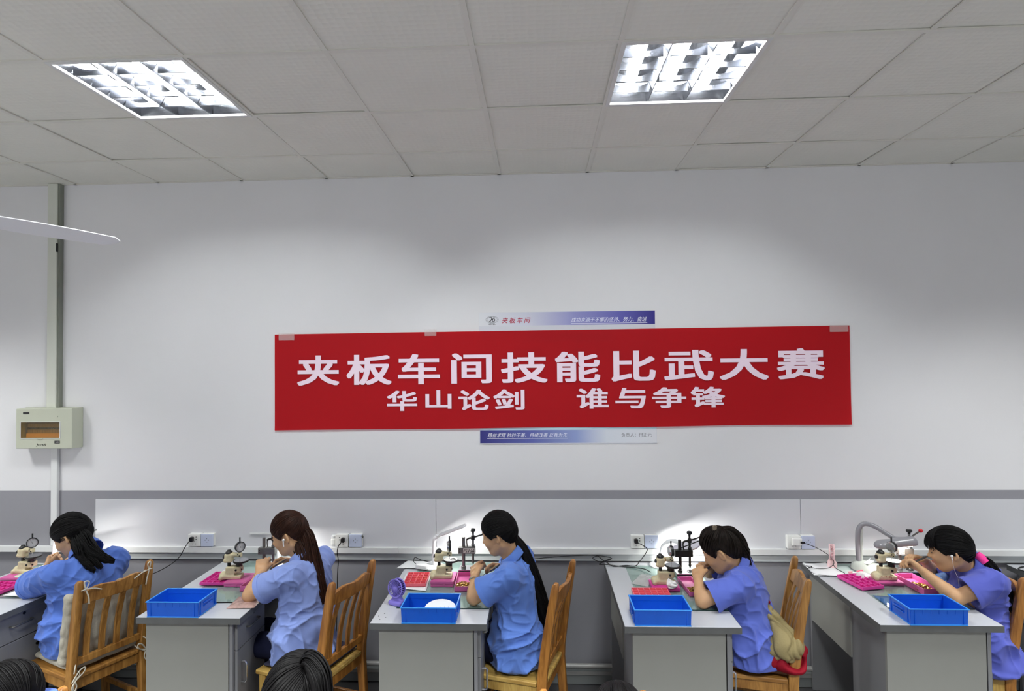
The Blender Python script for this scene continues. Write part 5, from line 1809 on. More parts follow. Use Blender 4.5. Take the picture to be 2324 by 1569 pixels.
# ------------------------------------------------------------------ papers and small things
paper('white drawing sheet hanging over the back left corner of the desk with the lilac fan', [(-0.935, 3.80), (-0.70, 3.82), (-0.70, 3.94), (-0.89, 3.95)], ZS, curl=0.004)
paper('large white paper with fold lines lying under the looping usb cable', [(1.672, 3.72), (1.875, 3.72), (1.845, 3.94), (1.70, 3.945)], ZS, curl=0.004)
paper('white paper sheet on the right part of the desk behind the brush', [(1.86, 3.74), (1.97, 3.76), (1.96, 3.90), (1.85, 3.90)], ZS - 0.0035, curl=0.001)
paper('white paper on the desk behind the magenta tray of the reddish-haired worker', [(-2.06, 3.70), (-1.98, 3.70), (-1.96, 3.84), (-2.05, 3.85)], ZT, curl=0.003)
paper('white papers behind the gauge at the left edge', [(-3.33, 3.69), (-3.22, 3.69), (-3.22, 3.84), (-3.33, 3.84)], ZT, curl=0.006)
paper('white printed paper on the far right desk under a black cable', [(3.06, 3.80), (3.25, 3.74), (3.30, 3.90), (3.10, 3.92)], ZT, curl=0.003)
paper('blue plastic folder under the clear sheet left of the crate at right', [(1.856, 3.262), (1.99, 3.262), (1.97, 3.41), (1.862, 3.43)], ZS - 0.001, curl=0.0, name='blue_folder', cat='folder', m=M_BLUEFOLDER)
t = thing('adapter_block', 'white power adapter lying left of the white bar lamp', 'adapter', (-0.765, 3.795, ZS + 0.005), -0.35)
obj('adapter_body', MB().bx(-0.04, 0.04, -0.02, 0.02, 0, 0.026), M_LAMPW, t, bevel=0.005, seg=3)
obj('adapter_cord', MB().tube(catmull([(-0.04, 0, 0.02), (-0.075, 0.02, 0.03), (-0.085, 0.05, 0.045), (-0.05, 0.055, 0.035), (0.0, 0.05, 0.03), (0.05, 0.05, 0.03)], 6), 0.0024, 6), M_BLACK, t, smooth=True)
# crumpled tissue
b = SDF((-0.05, -0.05, -0.01), (0.05, 0.05, 0.07), 0.0025)
b.ell((0.0, 0, 0.016), (0.030, 0.022, 0.018), k=0.01).ell((-0.014, 0.004, 0.034), (0.013, 0.012, 0.020), k=0.01).ell((0.016, -0.006, 0.02), (0.016, 0.016, 0.016), k=0.008)
P, F = b.mesh()
N = normals(P, F)
P = P + N * (0.013 * (np.abs(vnoise(P * 60 + 5) - 0.5) * 2 - 0.4))[:, None]
P[:, 2] = np.maximum(P[:, 2], 0.0)
o = np_obj('crumpled_tissue', P, F, M_TISSUE)
o.location = (0.752, 3.462, ZS + 0.022)
tag(o, 'crumpled white tissue at the foot of the rust-stained gauge', 'tissue')
# clear bags
def bag(label, cx, cy, z, w, d, h, rz, m=M_BAG):
    n = 22
    V_, F_ = [], []
    for side in (0, 1):
        for j in range(n + 1):
            for i in range(n + 1):
                u, v = i / n * 2 - 1, j / n * 2 - 1
                e = (1 - u ** 4) * (1 - v ** 4)
                zz = e * (h if side else 0.0008) + (0.004 * (vnoise(np.array([[u * 4 + 7, v * 4, side * 3.0]]))[0]) if side else 0) * (e + 0.1)
                V_.append((u * w / 2, v * d / 2, max(zz, 0.0002)))
        o_ = side * (n + 1) ** 2
        for j in range(n):
            for i in range(n):
                a = o_ + j * (n + 1) + i
                F_.append((a, a + 1, a + n + 2, a + n + 1))
    o = obj('plastic_bag', MB().add(V_, F_), m, smooth='all')
    o.location = (cx, cy, z)
    o.rotation_euler = (0, 0, rz)
    return tag(o, label, 'plastic bag')


bag('clear crinkled plastic bag with brownish pieces under the elbow of the reddish-haired worker', -1.655, 3.265, ZS, 0.15, 0.16, 0.010, 0.08, mat('pinkish_brown_bag', (196, 164, 156), 0.12, alpha=0.8, bump=0.5, bscale=50, var=0.2, vscale=40))
bag('clear plastic bag lying left of the rust-stained gauge', 0.622, 3.63, ZS, 0.10, 0.17, 0.022, -0.5)
bag('white plastic bag against the left side of the gauge with red handwriting', 1.955, 3.70, ZS, 0.075, 0.085, 0.028, 0.4, mat('white_bag', (236, 236, 238), 0.35, alpha=0.8, bump=0.4, bscale=40))
t = thing('brush', 'pink and white toothbrush lying on the desk near the silver lamp', 'brush', (1.965, 3.775, ZS + 0.004), 0.32)
obj('handle', MB().tube([(-0.075, 0, 0), (-0.02, 0, 0.002), (0.0, 0, 0.002), (0.07, 0, 0.006)], [0.0035, 0.0035, 0.005, 0.006], 8), M_SOCKET, t, smooth=True)
obj('grip', MB().tube([(-0.01, 0, 0.003), (0.03, 0, 0.005), (0.072, 0, 0.007)], [0.0065, 0.0075, 0.007], 8), mat('pink_red_grip', (236, 90, 120), 0.4), t, smooth=True)
obj('bristles', MB().bx(-0.074, -0.048, -0.004, 0.004, 0.002, 0.012), mat('pale_pink_bristles', (240, 170, 180), 0.8), t)
fc = catmull([(3.00, 3.80, ZT + 0.004), (2.99, 3.86, ZT + 0.004), (3.05, 3.90, ZT + 0.004), (3.16, 3.90, ZT + 0.006), (3.3, 3.89, ZT + 0.004), (3.5, 3.87, ZT + 0.004)], 6)
tag(obj('desk_cable', MB().tube(fc, 0.004, 6), M_BLACK, smooth=True), 'thick black cable lying on the far right desk', 'cable')
bc = catmull([(2.38, 3.93, 0.86), (2.345, 3.90, 0.84), (2.36, 3.86, 0.812), (2.40, 3.80, 0.81), (2.43, 3.75, 0.803), (2.40, 3.80, 0.818), (2.34, 3.84, 0.822), (2.29, 3.86, 0.825)], 6)
tag(obj('bunched_cable', MB().tube(bc, 0.0042, 8), M_BLACK, smooth=True), 'bunched black cable behind the hands of the pink hair band worker', 'cable')
# denim cloth bundle behind worker 5
b = SDF((-0.09, -0.08, -0.01), (0.09, 0.08, 0.12), 0.004)
b.ell((0, 0, 0.04), (0.06, 0.045, 0.045), k=0.02).ell((0.02, 0.0, 0.075), (0.04, 0.035, 0.03), k=0.02).ell((-0.035, -0.01, 0.03), (0.03, 0.03, 0.028), k=0.02)
P, F = b.mesh()
P = P + normals(P, F) * (0.012 * (np.abs(vnoise(P * 38 + 2) - 0.5) * 2 - 0.4))[:, None]
P[:, 2] = np.maximum(P[:, 2], 0.0)
o = np_obj('denim_bundle', P, F, M_DENIM)
o.location = (2.335, 3.575, ZT - 0.02)
BUNDLE = o
tag(o, 'bundled blue denim cloth behind the arm of the worker at right', 'cloth')
drill_marks()

# ------------------------------------------------------------------ people
def V3(p):
    return np.array(p, float)


def unit(v):
    v = V3(v)
    return v / np.linalg.norm(v)


def head_frame(F, up=(0, 0, 1), roll=0.0):
    F = unit(F)
    U = V3(up) - F * (V3(up) @ F)
    U = unit(U)
    L = np.cross(U, F)
    if roll:
        U, L = U * math.cos(roll) + L * math.sin(roll), L * math.cos(roll) - U * math.sin(roll)
    return F, L, U


HAIRLINE = [(0, 33), (25, 27), (42, 12), (58, -4), (70, -17), (78, -15), (88, 1), (100, 0), (110, -24), (125, -45), (145, -56), (180, -60)]


def hairline(a):
    a = abs(a)
    for (a0, e0), (a1, e1) in zip(HAIRLINE[:-1], HAIRLINE[1:]):
        if a <= a1:
            t = (a - a0) / (a1 - a0)
            return e0 + (e1 - e0) * t
    return HAIRLINE[-1][1]


def tube_bundle(paths, radii, n=5):
    """many thin tubes in one mesh, numpy, paths: list of (m,3) arrays."""
    Vs, Fs = [], []
    o = 0
    for P, r in zip(paths, radii):
        m = len(P)
        T = np.gradient(P, axis=0)
        T /= np.linalg.norm(T, axis=1)[:, None] + 1e-9
        ref = np.tile(np.array([0.31, 0.22, 0.92]), (m, 1))
        A = np.cross(T, ref)
        A /= np.linalg.norm(A, axis=1)[:, None] + 1e-9
        B = np.cross(T, A)
        th = np.arange(n) * 2 * PI / n
        ring = P[:, None, :] + (A[:, None, :] * np.cos(th)[None, :, None] + B[:, None, :] * np.sin(th)[None, :, None]) * np.asarray(r)[:, None, None]
        Vs.append(ring.reshape(-1, 3))
        i = np.arange(m - 1)[:, None] * n
        k = np.arange(n)[None, :]
        k2 = (k + 1) % n
        Fs.append(np.stack([i + k, i + k2, i + n + k2, i + n + k], -1).reshape(-1, 4) + o)
        o += m * n
    return np.concatenate(Vs), np.concatenate(Fs)


def hair_cap(c, F, L, U, rad, fringe=0.0, rng=None, tie=None, lift=0.0, messy=0.0, nstr=430):
    """smooth scalp of hair plus combed strands running from the hairline to the tie."""
    rf, rl, ru = rad
    na, nt = 72, 18
    V_, F_ = [], []
    for i in range(na):
        a = -180 + 360 * i / na
        e0 = hairline(a) - (fringe if abs(a) < 60 else 0) * math.cos(math.radians(a * 1.5))
        for j in range(nt + 1):
            t = j / nt
            e = math.radians(e0 + (90 - e0) * t)
            s = 0.93 + 0.07 * min(1, t / 0.10) ** 0.6 + (0.02 * math.sin(a * 0.35) * (1 - t) * min(1, t * 4))
            d = (F * math.cos(math.radians(a)) * rf + L * math.sin(math.radians(a)) * rl) * math.cos(e) + U * math.sin(e) * ru
            V_.append(c + d * s)
    for i in range(na):
        for j in range(nt):
            a0, a1 = i * (nt + 1) + j, ((i + 1) % na) * (nt + 1) + j
            F_.append((a0, a1, a1 + 1, a0 + 1))
    V_, F_ = np.array(V_), np.array(F_)
    if tie is None:
        return V_, F_
    paths, radii = [], []
    td = unit([tie @ F / rf, tie @ L / rl, tie @ U / ru]) if True else None
    for k in range(nstr):
        a = rng.uniform(-180, 180)
        e = math.radians(hairline(a) - (fringe if abs(a) < 60 else 0) * math.cos(math.radians(a * 1.5)) + rng.uniform(5, 26) * (1 if abs(a) < 120 else 0.4))
        s = np.array([math.cos(math.radians(a)) * math.cos(e), math.sin(math.radians(a)) * math.cos(e), math.sin(e)])
        w = math.acos(np.clip(s @ td, -0.999, 0.999))
        T = np.linspace(0, 1, 12)
        D = (np.sin((1 - T) * w)[:, None] * s + np.sin(T * w)[:, None] * td) / math.sin(w)
        h = 0.985 + lift * np.sin(T * PI) + rng.uniform(0, 0.022) + messy * rng.uniform(-0.3, 1) * np.sin(T * PI * rng.uniform(1, 2.5))
        D = D * h[:, None]
        P = c + D[:, :1] * F * rf + D[:, 1:2] * L * rl + D[:, 2:] * U * ru
        paths.append(P)
        radii.append(np.full(12, rng.uniform(0.0012, 0.0024)) * np.array([0.4] + [1] * 10 + [0.6]))
    V2, F2 = tube_bundle(paths, radii)
    return np.concatenate([V_, V2]), np.concatenate([F_, F2 + len(V_)])


def tail(path, rad, rng, n=110, wav=0.004, flat=0.7, tip=0.25):
    """pony tail: bundle of strands along a path of points with radii."""
    C = np.array([tuple(p) for p in catmull(path, 8)])
    m = len(C)
    R = np.interp(np.linspace(0, 1, m), np.linspace(0, 1, len(rad)), rad)
    T = np.gradient(C, axis=0)
    T /= np.linalg.norm(T, axis=1)[:, None]
    A = np.cross(T, np.array([0.15, 1.0, 0.1]))
    A /= np.linalg.norm(A, axis=1)[:, None]
    B = np.cross(T, A)
    paths, radii = [], []
    n = int(n * 1.7)
    for k in range(n):
        th = rng.uniform(0, 2 * PI)
        q = math.sqrt(rng.uniform(0, 1))
        end = int(m * rng.uniform(0.80, 1.0)) if rng.random() < 0.6 else m
        end = max(end, 6)
        ph = rng.uniform(0, 6)
        u = np.arange(end) / m
        P = C[:end] + (A[:end] * math.cos(th) + B[:end] * math.sin(th) * flat) * (R[:end] * q)[:, None]
        P = P + A[:end] * (wav * np.sin(u * 14 + ph) * u)[:, None]
        r = np.full(end, rng.uniform(0.0014, 0.0030))
        r[-4:] *= np.array([0.9, 0.7, 0.45, 0.15])
        paths.append(P)
        radii.append(r)
    core = C[: int(m * 0.92)]
    paths.append(core)
    rc = R[: len(core)] * 0.72
    rc[-5:] *= np.linspace(0.9, 0.1, 5)
    radii.append(rc)
    return tube_bundle(paths, radii)


def add_hand(B, wrist, hand, thumb_dir, curl=(0.5, 0.7, 0.5), spread=0.12, scale=1.0, pinch=True):
    """wrist -> hand centre gives the direction; thumb_dir points to the thumb side."""
    w0 = V3(wrist)
    d = unit(V3(hand) - w0)
    t = V3(thumb_dir)
    t = unit(t - d * (t @ d))
    n = unit(np.cross(d, t)) * (1 if True else -1)
    if n[2] > 0:            # palm faces down / inwards
        n = -n
    S = scale
    kn = []
    for i, (off, ln) in enumerate(((0.027, 0.066), (0.009, 0.072), (-0.009, 0.067), (-0.026, 0.054))):
        k = w0 + d * 0.078 * S * (1.0 if i in (0, 1) else 0.95) + t * off * S
        B.cap(w0 + t * off * 0.55 * S + d * 0.008 * S, k, 0.0145 * S, 0.0115 * S, k=0.012)
        kn.append((k, ln * S, off))
    B.cap(w0 + d * 0.04 * S + t * 0.02 * S, w0 + d * 0.04 * S - t * 0.018 * S, 0.013 * S, k=0.012)
    tips = []
    for i, (k, ln, off) in enumerate(kn):
        p = k
        ang = 0.0
        for s, (fr, c) in enumerate(zip((0.45, 0.31, 0.24), curl)):
            ang += c * (1.0 + 0.12 * i)
            dr = unit((d + t * spread * off / 0.03) * math.cos(ang) + n * math.sin(ang))
            q = p + dr * ln * fr
            B.cap(p, q, (0.0092 - 0.0009 * s) * S, (0.0086 - 0.0010 * s) * S, k=0.004)
            p = q
        tips.append(p)
    b0 = w0 + d * 0.022 * S + t * 0.022 * S
    b1 = w0 + d * 0.058 * S + t * 0.046 * S + n * 0.012 * S
    tgt = tips[0] if pinch else b1 + d * 0.04 * S + n * 0.01 * S
    b2 = b1 + unit(tgt - b1) * min(np.linalg.norm(tgt - b1) * 0.55, 0.030 * S)
    b3 = b2 + unit(tgt - b2) * min(max(np.linalg.norm(tgt - b2) - 0.006, 0.01), 0.026 * S)
    B.cap(b0, b1, 0.0135 * S, 0.0105 * S, k=0.010)
    B.cap(b1, b2, 0.0102 * S, 0.0092 * S, k=0.004)
    B.cap(b2, b3, 0.0090 * S, 0.0072 * S, k=0.004)
    return b3, tips[0]


def person(label, head, F, neck, shN, elN, wrN, haN, shF, elF, wrF, haF, hips, knee_dir, shirt, hair_m, trousers=M_TROUSER,
           roll=0.0, sleeve=0.72, name='person', fringe=0.0, tie=(-0.9, 0, 0.25), lift=0.03, messy=0.0, seed=1, tails=(), hem=0.462, sit=0.46,
           curlN=(0.55, 0.75, 0.5), curlF=(0.5, 0.7, 0.5), detail=True, thumbN=None, thumbF=None, inner=False, bangs=0, bulk=1.0, hair_s=1.0, belly=0.0):
    rng = np.random.default_rng(seed)
    root_loc = V3((hips[0], hips[1], 0.0))
    t = thing(name, label, 'person', tuple(root_loc))

    def put(nm, P, Fc, m, par=None, loc=True):
        return np_obj(nm, P - root_loc, Fc, m, par or t)

    head, neck, shN, elN, wrN, haN, shF, elF, wrF, haF, hips = [V3(q) for q in (head, neck, shN, elN, wrN, haN, shF, elF, wrF, haF, hips)]
    Fh, Lh, Uh = head_frame(F, roll=roll)
    Rh = np.stack([Fh, Lh, Uh])

    def H(f, l, u):
        return head + Fh * f + Lh * l + Uh * u
    shm = (shN + shF) / 2
    A = unit(shm - hips)
    Ls = unit(shN - shF)
    Ls = unit(Ls - A * (Ls @ A))
    Bk = np.cross(Ls, A)           # forward or back, sign not needed
    Rt = np.stack([Ls, Bk, A])
    G = unit(V3((knee_dir[0], knee_dir[1], 0)))
    GL = np.array([-G[1], G[0], 0.0])
    allp = np.stack([head, neck, shN, elN, wrN, haN, shF, elF, wrF, haF, hips])
    lo = allp.min(0) - 0.16
    hi = allp.max(0) + 0.16
    kn = [hips + GL * s * 0.095 + G * 0.37 + V3((0, 0, -0.055)) for s in (1, -1)]
    an = [k + G * 0.02 + V3((0, 0, 0.09 - k[2])) for k in kn]
    # ---- body: one continuous surface
    lo2 = np.minimum(lo, np.stack(kn + an).min(0) - 0.12)
    hi2 = np.maximum(hi, np.stack(kn + an).max(0) + 0.12)
    lo2[2] = -0.005
    h = 0.0045 if detail else 0.007
    B = SDF(lo2, hi2, h)
    B.ell(head + Uh * 0.008, (0.096, 0.075, 0.096), Rh, k=0.01)
    B.ell(H(0.036, 0, -0.050), (0.060, 0.058, 0.068), Rh, k=0.035)
    B.ell(H(0.062, 0, -0.095), (0.026, 0.030, 0.020), Rh, k=0.030)
    for s in (-1, 1):
        B.cap(H(-0.012, s * 0.052, -0.070), H(0.055, s * 0.022, -0.100), 0.018, 0.016, k=0.025)
        B.ell(H(0.066, s * 0.036, -0.040), (0.022, 0.022, 0.020), Rh, k=0.02)
        B.ell(H(0.092, s * 0.031, -0.004), (0.013, 0.017, 0.011), Rh, k=0.014, op='sub')
        B.ell(H(0.0795, s * 0.031, -0.006), (0.0115, 0.0125, 0.0115), Rh, k=0.003)
        # ear
        ec = H(-0.012, s * 0.079, -0.024)
        ax = unit(Lh * s * 0.88 + Fh * 0.42)
        fx = unit(Fh - ax * (Fh @ ax))
        ux = np.cross(ax, fx)
        Re = np.stack([fx, ux, ax])
        B.ell(ec, (0.019, 0.032, 0.009), Re, k=0.006)
        B.ell(ec + ax * 0.007 + fx * 0.003, (0.011, 0.021, 0.006), Re, k=0.004, op='sub')
        B.ell(ec + ax * 0.002 + fx * 0.010 - ux * 0.002, (0.006, 0.008, 0.005), Re, k=0.004)
    B.cap(H(0.088, 0, 0.000), H(0.103, 0, -0.030), 0.0075, 0.0105, k=0.012)
    B.ell(H(0.106, 0, -0.034), (0.012, 0.013, 0.010), Rh, k=0.008)
    for s in (-1, 1):
        B.ell(H(0.098, s * 0.011, -0.038), (0.009, 0.007, 0.007), Rh, k=0.006)
    B.ell(H(0.091, 0, -0.062), (0.011, 0.021, 0.006), Rh, k=0.006)
    B.ell(H(0.088, 0, -0.072), (0.010, 0.018, 0.006), Rh, k=0.006)
    B.cap(H(-0.022, 0, -0.045), neck, 0.050, 0.052, k=0.035)
    B.cap(neck, shm, 0.055, 0.07, k=0.04)
    B.cap(shN - Ls * 0.02, shF + Ls * 0.02, 0.048, k=0.04)
    B.ell(hips + (shm - hips) * 0.72, (0.150, 0.098, 0.14), Rt, k=0.05)
    B.ell(hips + (shm - hips) * 0.35, (0.138, 0.100, 0.16), Rt, k=0.05)
    B.ell(hips + V3((0, 0, -0.01)), (0.138, 0.095, 0.085), Rt, k=0.04)
    for (sh, el, wr) in ((shN, elN, wrN), (shF, elF, wrF)):
        B.cap(sh, el, 0.044, 0.037, k=0.02)
        m_ = el + (wr - el) * 0.28
        B.cap(el, m_, 0.037, 0.0365, k=0.015)
        B.cap(m_, wr, 0.0365, 0.0235, k=0.012)
    up = V3((0, 0, 1))
    tN = thumbN if thumbN is not None else np.cross(haN - wrN, V3((0, 0, 1)))
    tF = thumbF if thumbF is not None else -np.cross(haF - wrF, V3((0, 0, 1)))
    gripN = add_hand(B, wrN, haN, tN, curlN)
    gripF = add_hand(B, wrF, haF, tF, curlF)
    for k_, a_, s in zip(kn, an, (1, -1)):
        B.cap(hips + GL * s * 0.080 + V3((0, 0, -0.025)), k_, 0.062, 0.054, k=0.03)
        B.cap(k_, a_, 0.054, 0.036, k=0.02)
        B.cap(a_ + V3((0, 0, -0.045)), a_ + G * 0.13 + V3((0, 0, -0.06)), 0.034, 0.026, k=0.02)
    P, Fc = B.mesh()
    P = relax(P, Fc, 1, 0.4)
    body = put('body', P, Fc, M_SKIN)
    # ---- shirt
    S = SDF(lo, hi, 0.005)
    bk = bulk
    S.ell(hips + (shm - hips) * 0.80, (0.172 * bk, 0.118 * bk, 0.135), Rt, k=0.05)
    S.ell(hips + (shm - hips) * 0.45, (0.165 * bk, (0.126 + belly) * bk, 0.20), Rt, k=0.06)
    S.ell(hips + A * 0.03, (0.198 * bk, (0.152 + belly) * bk, 0.17), Rt, k=0.06)
    S.ell(V3((hips[0], hips[1], 0.50)), (0.192, 0.168, 0.10), np.stack([GL, G, up]), k=0.05)
    S.cap(shN - Ls * 0.015, shF + Ls * 0.015, 0.058, k=0.05)
    S.cap(neck - A * 0.01, shm - A * 0.02, 0.064, 0.09, k=0.05)
    for (sh, el) in ((shN, elN), (shF, elF)):
        d = el - sh
        Ln = np.linalg.norm(d)
        e = sh + d * sleeve
        S.cap(sh, e, 0.062, 0.082, k=0.035)
    for (sh, el) in ((shN, elN), (shF, elF)):
        d = unit(el - sh)
        e = sh + (el - sh) * sleeve
        S.cut_cyl(e, d, 0.105, 0.14)
        S.cap(sh + (el - sh) * 0.30, e + d * 0.02, 0.046, 0.074, k=0.004, op='sub')
    S.plane((0, 0, hem), (0, 0, -1))
    # neck opening
    S.cap(neck + A * 0.0, H(-0.02, 0, -0.02), 0.054, 0.060, k=0.01, op='sub')
    P, Fc = S.mesh()
    P = relax(P, Fc, 1)
    N = normals(P, Fc)
    # cloth folds: ridged noise in a warped frame, stronger low on the torso and on the sleeves
    Q = (P - hips) @ Rt.T
    w1 = vnoise(Q * 5 + seed * 3.1)
    w2 = vnoise(Q * 6 + seed * 1.7 + 9)
    q1 = np.stack([Q[:, 0] * 5 + 1.5 * w1, Q[:, 1] * 5 + 1.5 * w2, Q[:, 2] * 9 + 2.2 * w1 + Q[:, 0] * 6], 1) + 4 + seed
    r1 = 1 - 2 * np.abs(vnoise(q1) - 0.5)
    q2 = np.stack([Q[:, 0] * 13 + 2 * w2, Q[:, 1] * 13, Q[:, 2] * 10 + 2 * w1], 1) + 11 + seed
    r2 = 1 - 2 * np.abs(vnoise(q2) - 0.5)
    low = np.clip((0.42 - Q[:, 2]) / 0.42, 0.25, 1)
    q3 = np.stack([Q[:, 0] * 9 + 3 * w2, Q[:, 1] * 16 + 2 * w1, Q[:, 2] * 17 - Q[:, 0] * 9 + 3 * w2], 1) + 17 + seed
    r3 = 1 - 2 * np.abs(vnoise(q3) - 0.5)
    disp = 0.030 * (r1 ** 4 - 0.26) * low + 0.014 * (r2 ** 4 - 0.24) * np.clip(low + 0.35, 0, 1) + 0.009 * (r3 ** 5 - 0.2)
    for (sh, el) in ((shN, elN), (shF, elF)):
        e = sh + (el - sh) * sleeve
        fall = np.clip((np.linalg.norm(P - e, axis=1) - 0.085) / 0.05, 0.0, 1.0)
        disp = disp * fall
    near_hem = np.clip((P[:, 2] - hem) / 0.03, 0.2, 1)
    P = P + N * (disp * near_hem)[:, None]
    P[:, 2] = np.maximum(P[:, 2], hem - 0.004)
    shirt_o = put('shirt', P, Fc, shirt)
    for (sh, el) in ((shN, elN), (shF, elF)):
        d = unit(el - sh)
        e = sh + (el - sh) * sleeve
        hb = MB().lathe([(0.0790, -0.022), (0.0815, -0.024), (0.0842, -0.012), (0.0850, 0.001), (0.0790, 0.001), (0.0770, -0.012), (0.0790, -0.022)], tuple(e - root_loc), tuple(d), 40)
        obj('sleeve_hem', hb, shirt, t, smooth=True)
    # collar
    cax = unit(H(-0.02, 0, -0.05) - neck)
    a1 = unit(np.cross(cax, Ls))
    if a1 @ Fh < 0:
        a1 = -a1
    b1 = np.cross(cax, a1)
    CV, CF = [], []
    n = 30
    for i in range(n + 1):
        q = math.radians(38 + (360 - 76) * i / n)
        dvec = a1 * math.cos(q) + b1 * math.sin(q)
        fl = 0.5 + 0.5 * math.cos(q)
        for (r, hgt) in ((0.057, -0.022), (0.060, 0.022), (0.064, 0.027), (0.080, 0.006), (0.090, -0.018 - 0.02 * fl)):
            CV.append(neck + dvec * (r + 0.002) + cax * (hgt + 0.030 - 0.026 * math.cos(q)))
    for i in range(n):
        for j in range(4):
            a = i * 5 + j
            CF.append((a, a + 5, a + 6, a + 1))
    col = put('collar', np.array(CV), np.array(CF), shirt, t)
    sd = col.modifiers.new('s', 'SOLIDIFY')
    sd.thickness = 0.003
    sb = col.modifiers.new('ss', 'SUBSURF')
    sb.levels = 1
    sb.render_levels = 1
    # ---- trousers and shoes
    Tr = SDF(lo2, hi2, 0.010)
    Tr.ell(hips + V3((0, 0, -0.03)), (0.150, 0.110, 0.095), Rt, k=0.03)
    for k_, a_, s in zip(kn, an, (1, -1)):
        Tr.cap(hips + GL * s * 0.080 + V3((0, 0, -0.025)), k_, 0.078, 0.062, k=0.03)
        Tr.cap(k_, a_, 0.061, 0.052, k=0.02)
    Tr.plane((0, 0, sit + 0.002), (0, 0, -1)) if False else None
    P, Fc = Tr.mesh()
    P = relax(P, Fc, 1)
    P = P + normals(P, Fc) * (0.006 * (vnoise(P * 22) - 0.5))[:, None]
    # flatten where the seat carries the body
    dxy = np.linalg.norm(P[:, :2] - hips[:2], axis=1)
    m_ = dxy < 0.27
    P[m_, 2] = np.maximum(P[m_, 2], sit + 0.001)
    put('trousers', P, Fc, trousers)
    for a_ in an:
        s_ = SDF(a_ - 0.16, a_ + 0.2, 0.008)
        f0 = V3((a_[0], a_[1], 0.0))
        s_.cap(f0 + V3((0, 0, 0.045)), f0 + G * 0.14 + V3((0, 0, 0.038)), 0.048, 0.042, k=0.02)
        s_.plane((0, 0, 0.002), (0, 0, -1))
        P, Fc = s_.mesh()
        put('shoe', P, Fc, M_SHOE)
    # ---- hair
    rad = (0.109 * hair_s, 0.087 * hair_s, 0.111 * hair_s)
    tie_v = Fh * tie[0] + Lh * tie[1] + Uh * tie[2]
    hc = head + Uh * 0.006 - Fh * 0.004
    V_, F_ = hair_cap(hc, Fh, Lh, Uh, rad, fringe, rng, tie_v, lift, messy)
    hair = put('hair', V_, F_, hair_m)
    if bangs:
        paths, radii = [], []
        for k in range(300):
            a0 = rng.uniform(-52, 52)
            a_s = math.radians(a0 * 0.8 + rng.uniform(-6, 6))
            a_e = math.radians(a0 + rng.uniform(-5, 5))
            e_s, e_e = math.radians(rng.uniform(62, 84)), math.radians(bangs + rng.uniform(-6, 8) + abs(a0) * -0.25)
            T = np.linspace(0, 1, 12)
            e = e_s + (e_e - e_s) * T
            az = a_s + (a_e - a_s) * T
            hh = 1.0 + 0.07 * np.sin(PI * np.minimum(1, T * 0.62)) + rng.uniform(-0.015, 0.03)
            P = hc + (Fh * (np.cos(az) * np.cos(e) * rad[0] * hh)[:, None] + Lh * (np.sin(az) * np.cos(e) * rad[1] * hh)[:, None] + Uh * (np.sin(e) * rad[2] * (1 + (hh - 1) * 0.5))[:, None])
            paths.append(P)
            radii.append(np.full(12, rng.uniform(0.0014, 0.0028)) * np.array([0.4] + [1] * 8 + [0.8, 0.6, 0.2]))
        V_, F_ = tube_bundle(paths, radii)
        put('bangs', V_, F_, hair_m)
    for (path, rr, nn, wv) in tails:
        V_, F_ = tail(path, rr, rng, nn, wv)
        put('ponytail', V_, F_, hair_m)
    # ---- face details
    if detail:
        for s in (-1, 1):
            br = MB().tube([tuple(H(0.088, s * 0.014, 0.018) - root_loc), tuple(H(0.087, s * 0.030, 0.023) - root_loc), tuple(H(0.074, s * 0.046, 0.018) - root_loc)], [0.002, 0.003, 0.0015], 6)
            obj('eyebrow', br, M_BROW, t, smooth=True)
            ls = MB().tube([tuple(H(0.0885, s * 0.019, -0.0085) - root_loc), tuple(H(0.0915, s * 0.030, -0.0115) - root_loc), tuple(H(0.0865, s * 0.042, -0.0085) - root_loc)], [0.0008, 0.0017, 0.0010], 6)
            obj('eyelash', ls, M_BROW, t, smooth=True)
        lp = MB()
        lp.tube([tuple(H(0.094, -0.020, -0.0665) - root_loc), tuple(H(0.1015, 0, -0.0645) - root_loc), tuple(H(0.094, 0.020, -0.0665) - root_loc)], [0.0015, 0.0045, 0.0015], 8)
        lp.tube([tuple(H(0.094, -0.018, -0.0685) - root_loc), tuple(H(0.099, 0, -0.0715) - root_loc), tuple(H(0.094, 0.018, -0.0685) - root_loc)], [0.0015, 0.0045, 0.0015], 8)
        obj('lips', lp, M_LIP, t, smooth=True)
    return dict(root=t, loc=root_loc, H=H, F=Fh, L=Lh, U=Uh, body=body, shirt=shirt_o, gripN=gripN, gripF=gripF, Ls=Ls, A=A, neck=neck)


def child_mesh(p, name, mb, m, smooth=True, label=None):
    o = obj(name, mb, m, p['root'], smooth=smooth)
    o.location = tuple(-p['loc'])
    if label:
        o['label'] = label
    return o


def ring(c, ax, r, th, n=28, sq=1.0):
    c = Vector(c)
    ax = Vector(ax).normalized()
    a = ax.cross(Vector((0, 0, 1))).normalized()
    b = ax.cross(a)
    return MB().tube([c + a * math.cos(q) * r + b * math.sin(q) * r * sq for q in np.linspace(0, 2 * PI, n + 1)], th, 8)


